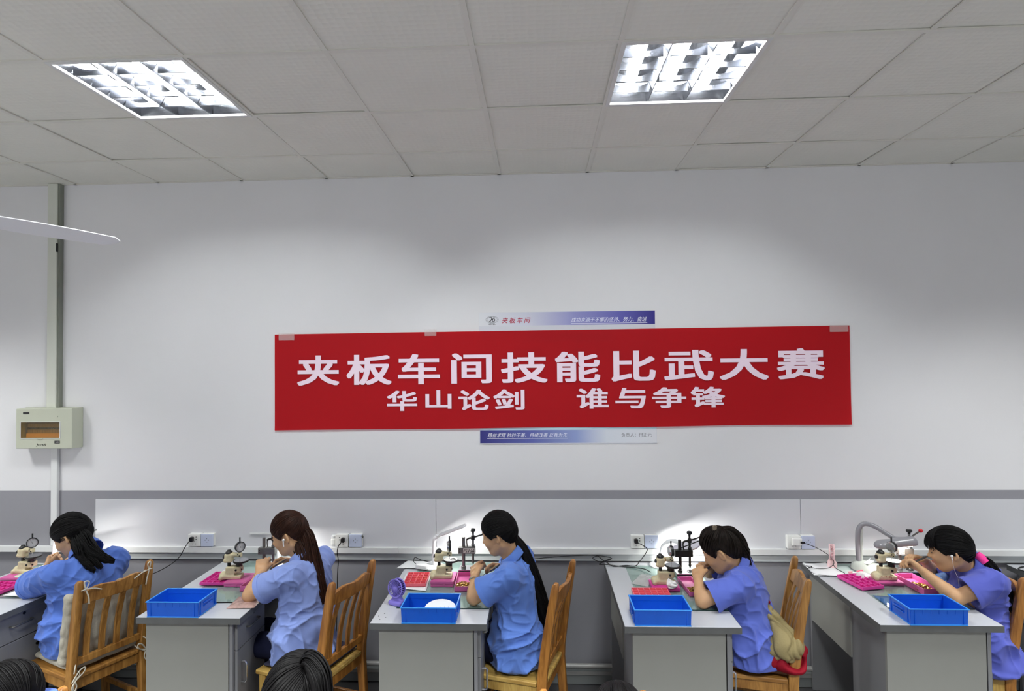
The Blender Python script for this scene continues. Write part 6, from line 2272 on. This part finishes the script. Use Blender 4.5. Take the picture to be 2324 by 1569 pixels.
def tweezers(label, grip, direction, L=0.125):
    """steel tweezers pinched in the fingers; direction points from the tip to the tail."""
    d = Vector(unit(direction))
    g = Vector([float(x) for x in grip])
    t = thing('tweezers', label, 'tweezers', tuple(g))
    side = d.cross(Vector((0, 0, 1))).normalized()
    for s in (-1, 1):
        pts = [d * -0.040 + side * s * 0.0006, d * -0.01 + side * s * 0.0028, d * 0.03 + side * s * 0.0050, d * (L - 0.06) + side * s * 0.0030, d * (L - 0.045) + side * s * 0.0008]
        obj('arm', MB().tube(pts, [0.0007, 0.0022, 0.0038, 0.0038, 0.0032], 8, squash=(0.45, 1)), M_STEEL, t, smooth=True)
    return t


SH1 = shirt_mat('deep_blue_shirt_cloth', (84, 116, 196))
SH2 = shirt_mat('pale_blue_shirt_cloth', (132, 152, 212))
SH3 = shirt_mat('mid_blue_shirt_cloth', (92, 126, 202))
SH4 = shirt_mat('violet_blue_shirt_cloth', (92, 109, 196))
SH5 = shirt_mat('blue_violet_shirt_cloth', (86, 95, 182))

P3 = person('woman in mid blue short-sleeved shirt with very long black ponytail, steel bracelet and tweezers',
            head=(-0.240, 3.40, 1.160), F=(-0.90, 0.26, -0.36), neck=(-0.155, 3.405, 1.00),
            shN=(-0.172, 3.245, 0.955), elN=(-0.372, 3.262, 0.836), wrN=(-0.375, 3.352, 0.918), haN=(-0.378, 3.43, 0.965),
            shF=(-0.108, 3.545, 0.955), elF=(-0.215, 3.66, 0.84), wrF=(-0.232, 3.535, 0.905), haF=(-0.305, 3.495, 0.935),
            hips=(-0.128, 3.365, 0.565), knee_dir=(-0.93, 0.36), shirt=SH3, hair_m=M_HAIR, seed=3, tie=(-0.92, 0, 0.02), fringe=4, lift=0.02, sleeve=0.74,
            tails=(([(-0.148, 3.39, 1.135), (-0.106, 3.375, 1.07), (-0.055, 3.35, 0.95), (-0.015, 3.335, 0.82), (0.020, 3.325, 0.70), (0.028, 3.32, 0.64)], (0.016, 0.034, 0.042, 0.046, 0.042, 0.012), 150, 0.005),),
            curlN=(0.75, 0.95, 0.6), curlF=(0.5, 0.7, 0.5), thumbN=(0.3, 0.6, 0.7), thumbF=(-0.35, -0.75, 0.5), belly=0.0)
child_mesh(P3, 'hair_tie', ring((-0.147, 3.389, 1.133), (0.3, -0.1, -0.9), 0.017, 0.005), M_BLACK)
bw_ = V3((-0.375, 3.352, 0.918)) - unit(V3((-0.375, 3.352, 0.918)) - V3((-0.372, 3.262, 0.836))) * 0.018
child_mesh(P3, 'bracelet', ring(bw_, V3((-0.375, 3.352, 0.918)) - V3((-0.372, 3.262, 0.836)), 0.0285, 0.005), M_WATCH, label='steel bracelet on the near wrist')
tweezers('steel tweezers held by the worker with the very long black ponytail', (P3['gripF'][0] + P3['gripF'][1]) / 2, (0.75, 0.18, 0.42))

P2 = person('woman in pale blue short-sleeved shirt with long reddish brown hair, white earbud and gold bangle',
            head=(-1.468, 3.40, 1.157), F=(-0.90, 0.02, -0.38), neck=(-1.382, 3.405, 1.00),
            shN=(-1.392, 3.245, 0.958), elN=(-1.640, 3.275, 0.836), wrN=(-1.607, 3.335, 0.935), haN=(-1.618, 3.385, 0.985),
            shF=(-1.322, 3.56, 0.945), elF=(-1.445, 3.68, 0.845), wrF=(-1.505, 3.545, 0.930), haF=(-1.580, 3.51, 0.955),
            hips=(-1.372, 3.365, 0.565), knee_dir=(-0.94, 0.34), shirt=SH2, hair_m=M_HAIRB, seed=5, tie=(-0.86, 0, 0.42), fringe=6, lift=0.035, sleeve=0.67,
            tails=(([(-1.398, 3.40, 1.192), (-1.356, 3.385, 1.13), (-1.325, 3.365, 1.03), (-1.292, 3.345, 0.93), (-1.258, 3.335, 0.83), (-1.240, 3.33, 0.765)], (0.024, 0.046, 0.056, 0.052, 0.040, 0.012), 190, 0.008),
                   ([(-1.41, 3.375, 1.12), (-1.375, 3.35, 1.05), (-1.335, 3.335, 0.96), (-1.290, 3.33, 0.86), (-1.262, 3.33, 0.79)], (0.036, 0.042, 0.038, 0.030, 0.008), 90, 0.008)),
            curlN=(0.7, 0.9, 0.6), thumbN=(0.2, 0.7, 0.6), thumbF=(-0.35, -0.75, 0.5))
child_mesh(P2, 'hair_tie', ring((-1.392, 3.40, 1.190), (0.5, -0.1, -0.85), 0.020, 0.004), M_BLACK)
e_ = P2['H'](0.002, 0.088, -0.026)
child_mesh(P2, 'earbud', MB().sphere(e_, 0.0075, 10).tube([e_, P2['H'](0.010, 0.090, -0.045), P2['H'](0.014, 0.089, -0.060)], [0.004, 0.0035, 0.003], 8), M_SOCKET, label='white wireless earbud')
w_, e2_ = V3((-1.607, 3.335, 0.935)), V3((-1.640, 3.275, 0.836))
child_mesh(P2, 'bangle', ring(w_ - unit(w_ - e2_) * 0.016, w_ - e2_, 0.0295, 0.0032), M_GOLD, label='thin pale gold bangle')
tweezers('steel tweezers held by the worker with reddish brown hair', (P2['gripF'][0] + P2['gripF'][1]) / 2, (0.80, 0.10, 0.42))

P4 = person('woman in violet blue shirt with dark wavy hair held by a clip, bent over',
            head=(1.010, 3.40, 1.068), F=(-0.76, 0.36, -0.54), neck=(1.106, 3.405, 0.945),
            shN=(1.062, 3.245, 0.915), elN=(0.868, 3.245, 0.836), wrN=(0.872, 3.345, 0.915), haN=(0.888, 3.41, 0.945),
            shF=(1.175, 3.55, 0.925), elF=(1.02, 3.66, 0.845), wrF=(1.005, 3.545, 0.905), haF=(0.940, 3.505, 0.945),
            hips=(1.162, 3.375, 0.565), knee_dir=(-0.96, 0.26), shirt=SH4, hair_m=M_HAIRD, trousers=M_TROUSERG, seed=8, tie=(-0.62, 0, 0.78), fringe=0, lift=0.05, messy=0.05, sleeve=0.76,
            tails=(([(1.015, 3.385, 1.178), (1.060, 3.385, 1.158), (1.095, 3.385, 1.108), (1.112, 3.385, 1.05), (1.130, 3.385, 0.99), (1.146, 3.39, 0.945)], (0.020, 0.040, 0.052, 0.052, 0.042, 0.014), 170, 0.016),),
            curlN=(0.6, 0.9, 0.6), thumbN=(0.5, 0.5, 0.5), thumbF=(-0.3, -0.75, 0.5), hair_s=1.02, hem=0.482)
cp = P4['H'](-0.045, 0.035, 0.108)
child_mesh(P4, 'hair_clip', MB().box(cp, (0.022, 0.014, 0.024)).tube([cp + V3((-0.012, 0, 0.012)), cp + V3((0, 0, 0.018)), cp + V3((0.012, 0, 0.012))], 0.004, 6), mat('taupe_hair_clip', (120, 108, 92), 0.3))
tweezers('thin tweezers held by the hair-clip worker', (P4['gripF'][0] + P4['gripF'][1]) / 2, (0.78, 0.18, 0.40))

P5 = person('woman in blue violet short-sleeved shirt with black bangs, pink hair band and wired earphone',
            head=(2.270, 3.40, 1.078), F=(-0.80, 0.50, -0.26), neck=(2.378, 3.40, 0.960),
            shN=(2.405, 3.265, 0.932), elN=(2.222, 3.290, 0.842), wrN=(2.128, 3.405, 0.940), haN=(2.086, 3.455, 0.985),
            shF=(2.445, 3.565, 0.930), elF=(2.36, 3.68, 0.86), wrF=(2.215, 3.535, 0.955), haF=(2.150, 3.525, 0.985),
            hips=(2.395, 3.375, 0.565), knee_dir=(-0.97, 0.22), shirt=SH5, hair_m=M_HAIR, seed=12, tie=(-0.90, 0, -0.25), fringe=8, bangs=16, lift=0.03, sleeve=0.66,
            tails=(([(2.385, 3.346, 1.046), (2.422, 3.320, 1.005), (2.472, 3.300, 0.900), (2.510, 3.30, 0.79), (2.540, 3.30, 0.71), (2.548, 3.30, 0.655)], (0.018, 0.028, 0.034, 0.030, 0.022, 0.006), 150, 0.006),),
            curlN=(0.75, 0.8, 0.5), thumbN=(0.3, 0.55, -0.3), thumbF=(-0.4, -0.7, 0.4), bulk=0.94)
child_mesh(P5, 'hair_band', MB().tube([(2.376, 3.352, 1.056), (2.391, 3.340, 1.039), (2.405, 3.330, 1.020)], [0.022, 0.0245, 0.0245], 14), M_HAIRTIE, label='wide pink cloth hair band')
e_ = P5['H'](0.002, 0.087, -0.024)
child_mesh(P5, 'earphone', MB().sphere(e_, 0.007, 10).tube([e_, P5['H'](0.006, 0.089, -0.044)], [0.004, 0.003], 8)
           .tube(catmull([P5['H'](0.006, 0.089, -0.044), P5['H'](0.012, 0.075, -0.10), P5['H'](0.01, 0.06, -0.15), P5['H'](0.02, 0.03, -0.2)], 5), 0.0007, 5), M_SOCKET, label='white wired earphone')
tweezers('dark tweezers held between the hands of the pink hair band worker', (P5['gripF'][0] + P5['gripF'][1]) / 2 + V3((0, -0.02, 0.012)), (0.80, 0.0, 0.36))

P1 = person('woman in deep blue shirt at the left, head bowed low, black ponytail falling sideways',
            head=(-2.786, 3.405, 1.142), F=(-0.84, -0.02, -0.56), neck=(-2.685, 3.395, 1.02),
            shN=(-2.752, 3.245, 0.955), elN=(-3.010, 3.365, 0.842), wrN=(-2.985, 3.455, 0.905), haN=(-2.962, 3.52, 0.945),
            shF=(-2.590, 3.505, 0.960), elF=(-2.72, 3.66, 0.86), wrF=(-2.86, 3.62, 0.90), haF=(-2.93, 3.58, 0.935),
            hips=(-2.690, 3.385, 0.585), knee_dir=(-0.86, 0.5), shirt=SH1, hair_m=M_HAIR, seed=21, tie=(-0.85, -0.1, -0.15), fringe=2, lift=0.03, sleeve=0.88, sit=0.49, hem=0.50,
            tails=(([(-2.72, 3.385, 1.150), (-2.672, 3.36, 1.120), (-2.62, 3.34, 1.075), (-2.565, 3.33, 1.040), (-2.515, 3.33, 1.015), (-2.470, 3.335, 1.000)], (0.040, 0.048, 0.040, 0.028, 0.020, 0.006), 130, 0.010),
                   ([(-2.73, 3.36, 1.130), (-2.685, 3.33, 1.085), (-2.650, 3.31, 1.035), (-2.600, 3.30, 0.985), (-2.555, 3.295, 0.955)], (0.040, 0.040, 0.030, 0.018, 0.004), 90, 0.012),
                   ([(-2.72, 3.37, 1.12), (-2.65, 3.335, 1.06), (-2.58, 3.32, 1.01), (-2.53, 3.315, 0.965)], (0.035, 0.035, 0.024, 0.004), 60, 0.012)),
            curlN=(0.6, 0.8, 0.5), thumbN=(0.2, 0.7, 0.6), thumbF=(-0.35, -0.75, 0.5), bulk=1.05, hair_s=1.02)

# three people at the bottom edge: only hair in view
SHF = shirt_mat('worker_blue_shirt_cloth', (92, 124, 212))
PA = person('black-haired head at the bottom left corner, hair tied in a tail',
            head=(-1.695, 1.80, 1.085), F=(-0.10, -0.95, -0.45), neck=(-1.625, 1.86, 0.985),
            shN=(-1.43, 1.83, 0.90), elN=(-1.38, 1.62, 0.80), wrN=(-1.45, 1.45, 0.82), haN=(-1.50, 1.38, 0.83),
            shF=(-1.79, 1.83, 0.90), elF=(-1.84, 1.62, 0.80), wrF=(-1.77, 1.45, 0.82), haF=(-1.72, 1.38, 0.83),
            hips=(-1.60, 1.84, 0.565), knee_dir=(0, -1), shirt=SHF, hair_m=M_HAIR, seed=31, detail=False, hair_s=1.04, tie=(-0.3, -0.85, 0.4),
            tails=(([(-1.765, 1.83, 1.16), (-1.81, 1.83, 1.175), (-1.85, 1.82, 1.15), (-1.86, 1.81, 1.08), (-1.85, 1.80, 1.00)], (0.014, 0.030, 0.034, 0.028, 0.010), 90, 0.004),))
PB = person('black-haired head with a high ponytail at the bottom edge, seen from behind',
            head=(-0.738, 1.76, 1.140), F=(0.05, 0.95, -0.35), neck=(-0.712, 1.71, 1.03),
            shN=(-0.89, 1.72, 0.94), elN=(-0.94, 1.90, 0.82), wrN=(-0.86, 2.04, 0.84), haN=(-0.80, 2.10, 0.85),
            shF=(-0.53, 1.72, 0.94), elF=(-0.48, 1.90, 0.82), wrF=(-0.56, 2.04, 0.84), haF=(-0.62, 2.10, 0.85),
            hips=(-0.71, 1.70, 0.565), knee_dir=(0, 1), shirt=SHF, hair_m=M_HAIR, seed=33, detail=False, hair_s=1.08, tie=(-0.35, -0.45, 0.82),
            tails=(([(-0.700, 1.745, 1.238), (-0.675, 1.72, 1.262), (-0.645, 1.69, 1.235), (-0.63, 1.67, 1.15), (-0.63, 1.66, 1.04)], (0.022, 0.040, 0.044, 0.036, 0.012), 110, 0.004),))
PC = person('top of a black-haired head before the yellow chair rail at the bottom edge',
            head=(0.238, 1.87, 1.012), F=(0.05, -0.9, -0.6), neck=(0.225, 1.93, 0.89),
            shN=(0.405, 1.90, 0.83), elN=(0.45, 1.68, 0.74), wrN=(0.37, 1.52, 0.76), haN=(0.32, 1.45, 0.77),
            shF=(0.045, 1.90, 0.83), elF=(0.00, 1.68, 0.74), wrF=(0.08, 1.52, 0.76), haF=(0.13, 1.45, 0.77),
            hips=(0.205, 1.845, 0.565), knee_dir=(0, -1), shirt=SHF, hair_m=M_HAIR, seed=35, detail=False, tie=(-0.8, 0, 0.3))

# ------------------------------------------------------------------ cushions on chair 1, pads, jacket
c1 = C1
a = c1.rotation_euler[2]
Rz = Matrix.Rotation(a, 4, 'Z')


def on_chair(ch, p):
    return Vector(ch.location) + Matrix.Rotation(ch.rotation_euler[2], 3, 'Z') @ Vector(p)


t = thing('seat_cushion', 'flat grey linen seat cushion tied to the golden chair at left', 'cushion', tuple(on_chair(c1, (0, 0, 0.4565))), a)
b = SDF((-0.26, -0.25, -0.01), (0.26, 0.25, 0.06), 0.006)
b.rbox((-0.02, 0, 0.016), (0.19, 0.185, 0.016), 0.014, k=0.01)
P, F = b.mesh()
P = P + normals(P, F) * (0.006 * (vnoise(P * 18 + 3) - 0.5))[:, None]
P[:, 2] = np.maximum(P[:, 2], 0)
np_obj('pad', relax(P, F, 1), F, M_CUSHION, t)
for s in (-1, 1):
    y = s * 0.187
    L = catmull([(0.155, y - s * 0.03, 0.012), (0.215, y - s * 0.03, -0.005), (0.226, y, -0.02), (0.226, y + s * 0.012, -0.03), (0.232, y - s * 0.02, 0.02), (0.236, y - s * 0.045, 0.03), (0.234, y - s * 0.04, 0.005), (0.23, y, -0.03), (0.233, y + s * 0.012, -0.075)], 6)
    obj('tie_cord', MB().tube(L, 0.0035, 6), M_CORD, t, smooth=True)
    L = catmull([(0.23, y, -0.03), (0.238, y + s * 0.018, -0.05), (0.236, y + s * 0.012, -0.085), (0.232, y - s * 0.006, -0.06), (0.23, y, -0.03)], 6)
    obj('tie_bow', MB().tube(L, 0.0035, 6), M_CORD, t, smooth=True)
t = thing('back_cushion', 'plump grey linen back cushion hung inside the slats of the golden chair at left', 'cushion', tuple(on_chair(c1, (0.155, 0, 0.495))), a)
b = SDF((-0.18, -0.27, -0.04), (0.16, 0.27, 0.44), 0.006)
Rl = Matrix.Rotation(0.17, 3, 'Y')
Rr = [list(Rl @ Vector(v)) for v in ((1, 0, 0), (0, 1, 0), (0, 0, 1))]
b.rbox((-0.012, 0, 0.190), (0.030, 0.215, 0.195), 0.024, Rr, k=0.01)
b.ell((-0.014, 0, 0.185), (0.062, 0.18, 0.175), Rr, k=0.03)
P, F = b.mesh()
edge = np.clip(np.maximum(np.abs(P[:, 1]) / 0.18, np.abs(P[:, 2] - 0.195) / 0.185), 0, 1) ** 3
P = P + normals(P, F) * (0.012 * (np.abs(vnoise(P * np.array([10, 26, 16]) + 2) - 0.5) * 2 - 0.3) * (0.4 + edge))[:, None]
np_obj('pad', relax(P, F, 1), F, M_CUSHION, t)
for s in (-1, 1):
    y = s * 0.187
    L = catmull([(0.055, y - s * 0.03, 0.375), (0.10, y - s * 0.02, 0.42), (0.135, y, 0.43), (0.145, y - s * 0.02, 0.435), (0.14, y - s * 0.06, 0.425), (0.135, y - s * 0.10, 0.405)], 6)
    obj('tie_cord', MB().tube(L, 0.0032, 6), M_CORD, t, smooth=True)
    L = catmull([(0.14, y - s * 0.02, 0.432), (0.148, y - s * 0.03, 0.47), (0.142, y - s * 0.01, 0.475), (0.14, y - s * 0.015, 0.44), (0.142, y - s * 0.03, 0.39), (0.138, y - s * 0.035, 0.35)], 6)
    obj('tie_cord', MB().tube(L, 0.0035, 6), M_CORD, t, smooth=True)
    L = catmull([(0.045, y - s * 0.02, 0.02), (0.075, y, 0.012), (0.085, y + s * 0.01, -0.02)], 6)
    obj('tie_cord', MB().tube(L, 0.003, 6), M_CORD, t, smooth=True)


def pad(label, ch, m, hgt=0.022):
    o = None
    b = SDF((-0.24, -0.24, -0.01), (0.24, 0.24, 0.05), 0.006)
    b.rbox((-0.015, 0, hgt / 2), (0.185, 0.185, hgt / 2), hgt * 0.42, k=0.01)
    P, F = b.mesh()
    P[:, 2] = np.maximum(P[:, 2] + 0.003 * (vnoise(P * 20) - 0.5), 0)
    o = np_obj('seat_pad', P, F, m)
    o.location = tuple(on_chair(ch, (0, 0, 0.4565)))
    o.rotation_euler = (0, 0, ch.rotation_euler[2])
    return tag(o, label, 'seat pad')


pad('brown striped seat pad under the hair-clip worker', C4, M_PADB)
pad('purple seat pad on the chair at the right edge', C5, M_PADP)
pad('thin dark seat pad with white edge on the chair of the reddish-haired worker', C2, mat('dark_seat_pad', (40, 40, 60), 0.9), 0.012)

# jacket bundled between the hair-clip worker and her chair back
t = thing('jacket', 'khaki jacket with dark red lining bundled on the golden chair seat', 'jacket', tuple(on_chair(C4, (0.12, -0.12, 0.484))), 0)
b = SDF((-0.22, -0.22, -0.03), (0.22, 0.26, 0.36), 0.005)
b.cap((-0.035, 0.03, 0.245), (0.02, -0.045, 0.12), 0.052, 0.085, k=0.03)
b.cap((-0.03, 0.03, 0.22), (-0.065, -0.015, 0.08), 0.045, 0.05, k=0.03)
b.ell((0.03, -0.06, 0.13), (0.075, 0.06, 0.075), k=0.03)
b.cap((-0.05, -0.04, 0.10), (-0.005, -0.085, 0.035), 0.034, 0.022, k=0.02)
P, F = b.mesh()
w = vnoise(P * 9 + 1)
q = np.stack([P[:, 0] * 17 + 2 * w + P[:, 2] * 7, P[:, 1] * 15 + 2 * w, P[:, 2] * 4 + 2 * w], 1) + 3
q2 = np.stack([P[:, 0] * 10 + 2 * w, P[:, 1] * 10, P[:, 2] * 13 + 3 * w], 1) + 8
P = P + normals(P, F) * (-0.016 * ((1 - 2 * np.abs(vnoise(q) - 0.5)) ** 5 - 0.2) - 0.014 * ((1 - 2 * np.abs(vnoise(q2) - 0.5)) ** 5 - 0.2))[:, None]
np_obj('outer_cloth', relax(P, F, 1), F, M_KHAKI, t)
b = SDF((-0.22, -0.25, -0.03), (0.24, 0.26, 0.30), 0.005)
b.cap((-0.075, 0.02, 0.10), (-0.045, -0.06, 0.03), 0.030, 0.032, k=0.03)
b.cap((-0.045, -0.06, 0.035), (0.055, -0.09, 0.045), 0.036, 0.055, k=0.03)
b.cap((0.055, -0.085, 0.055), (0.105, -0.06, 0.10), 0.050, 0.030, k=0.03)
b.cap((0.05, -0.02, 0.05), (-0.04, 0.0, 0.04), 0.05, 0.05, k=0.03)
b.ell((0.055, -0.15, 0.065), (0.07, 0.075, 0.045), k=0.015, op='sub')
P, F = b.mesh()
P = P + normals(P, F) * (-0.014 * ((1 - 2 * np.abs(vnoise(P * 17 + 8) - 0.5)) ** 5 - 0.2))[:, None]
P[:, 2] = np.maximum(P[:, 2], -0.002)
np_obj('lining', relax(P, F, 1), F, M_MAROON, t)
obj('toggle', MB().sphere((-0.055, 0.05, 0.293), (0.008, 0.008, 0.010), 10), M_MAROON, t, smooth='all')
obj('toggle', MB().sphere((-0.015, 0.065, 0.302), (0.010, 0.008, 0.010), 10), M_MAROON, t, smooth='all')
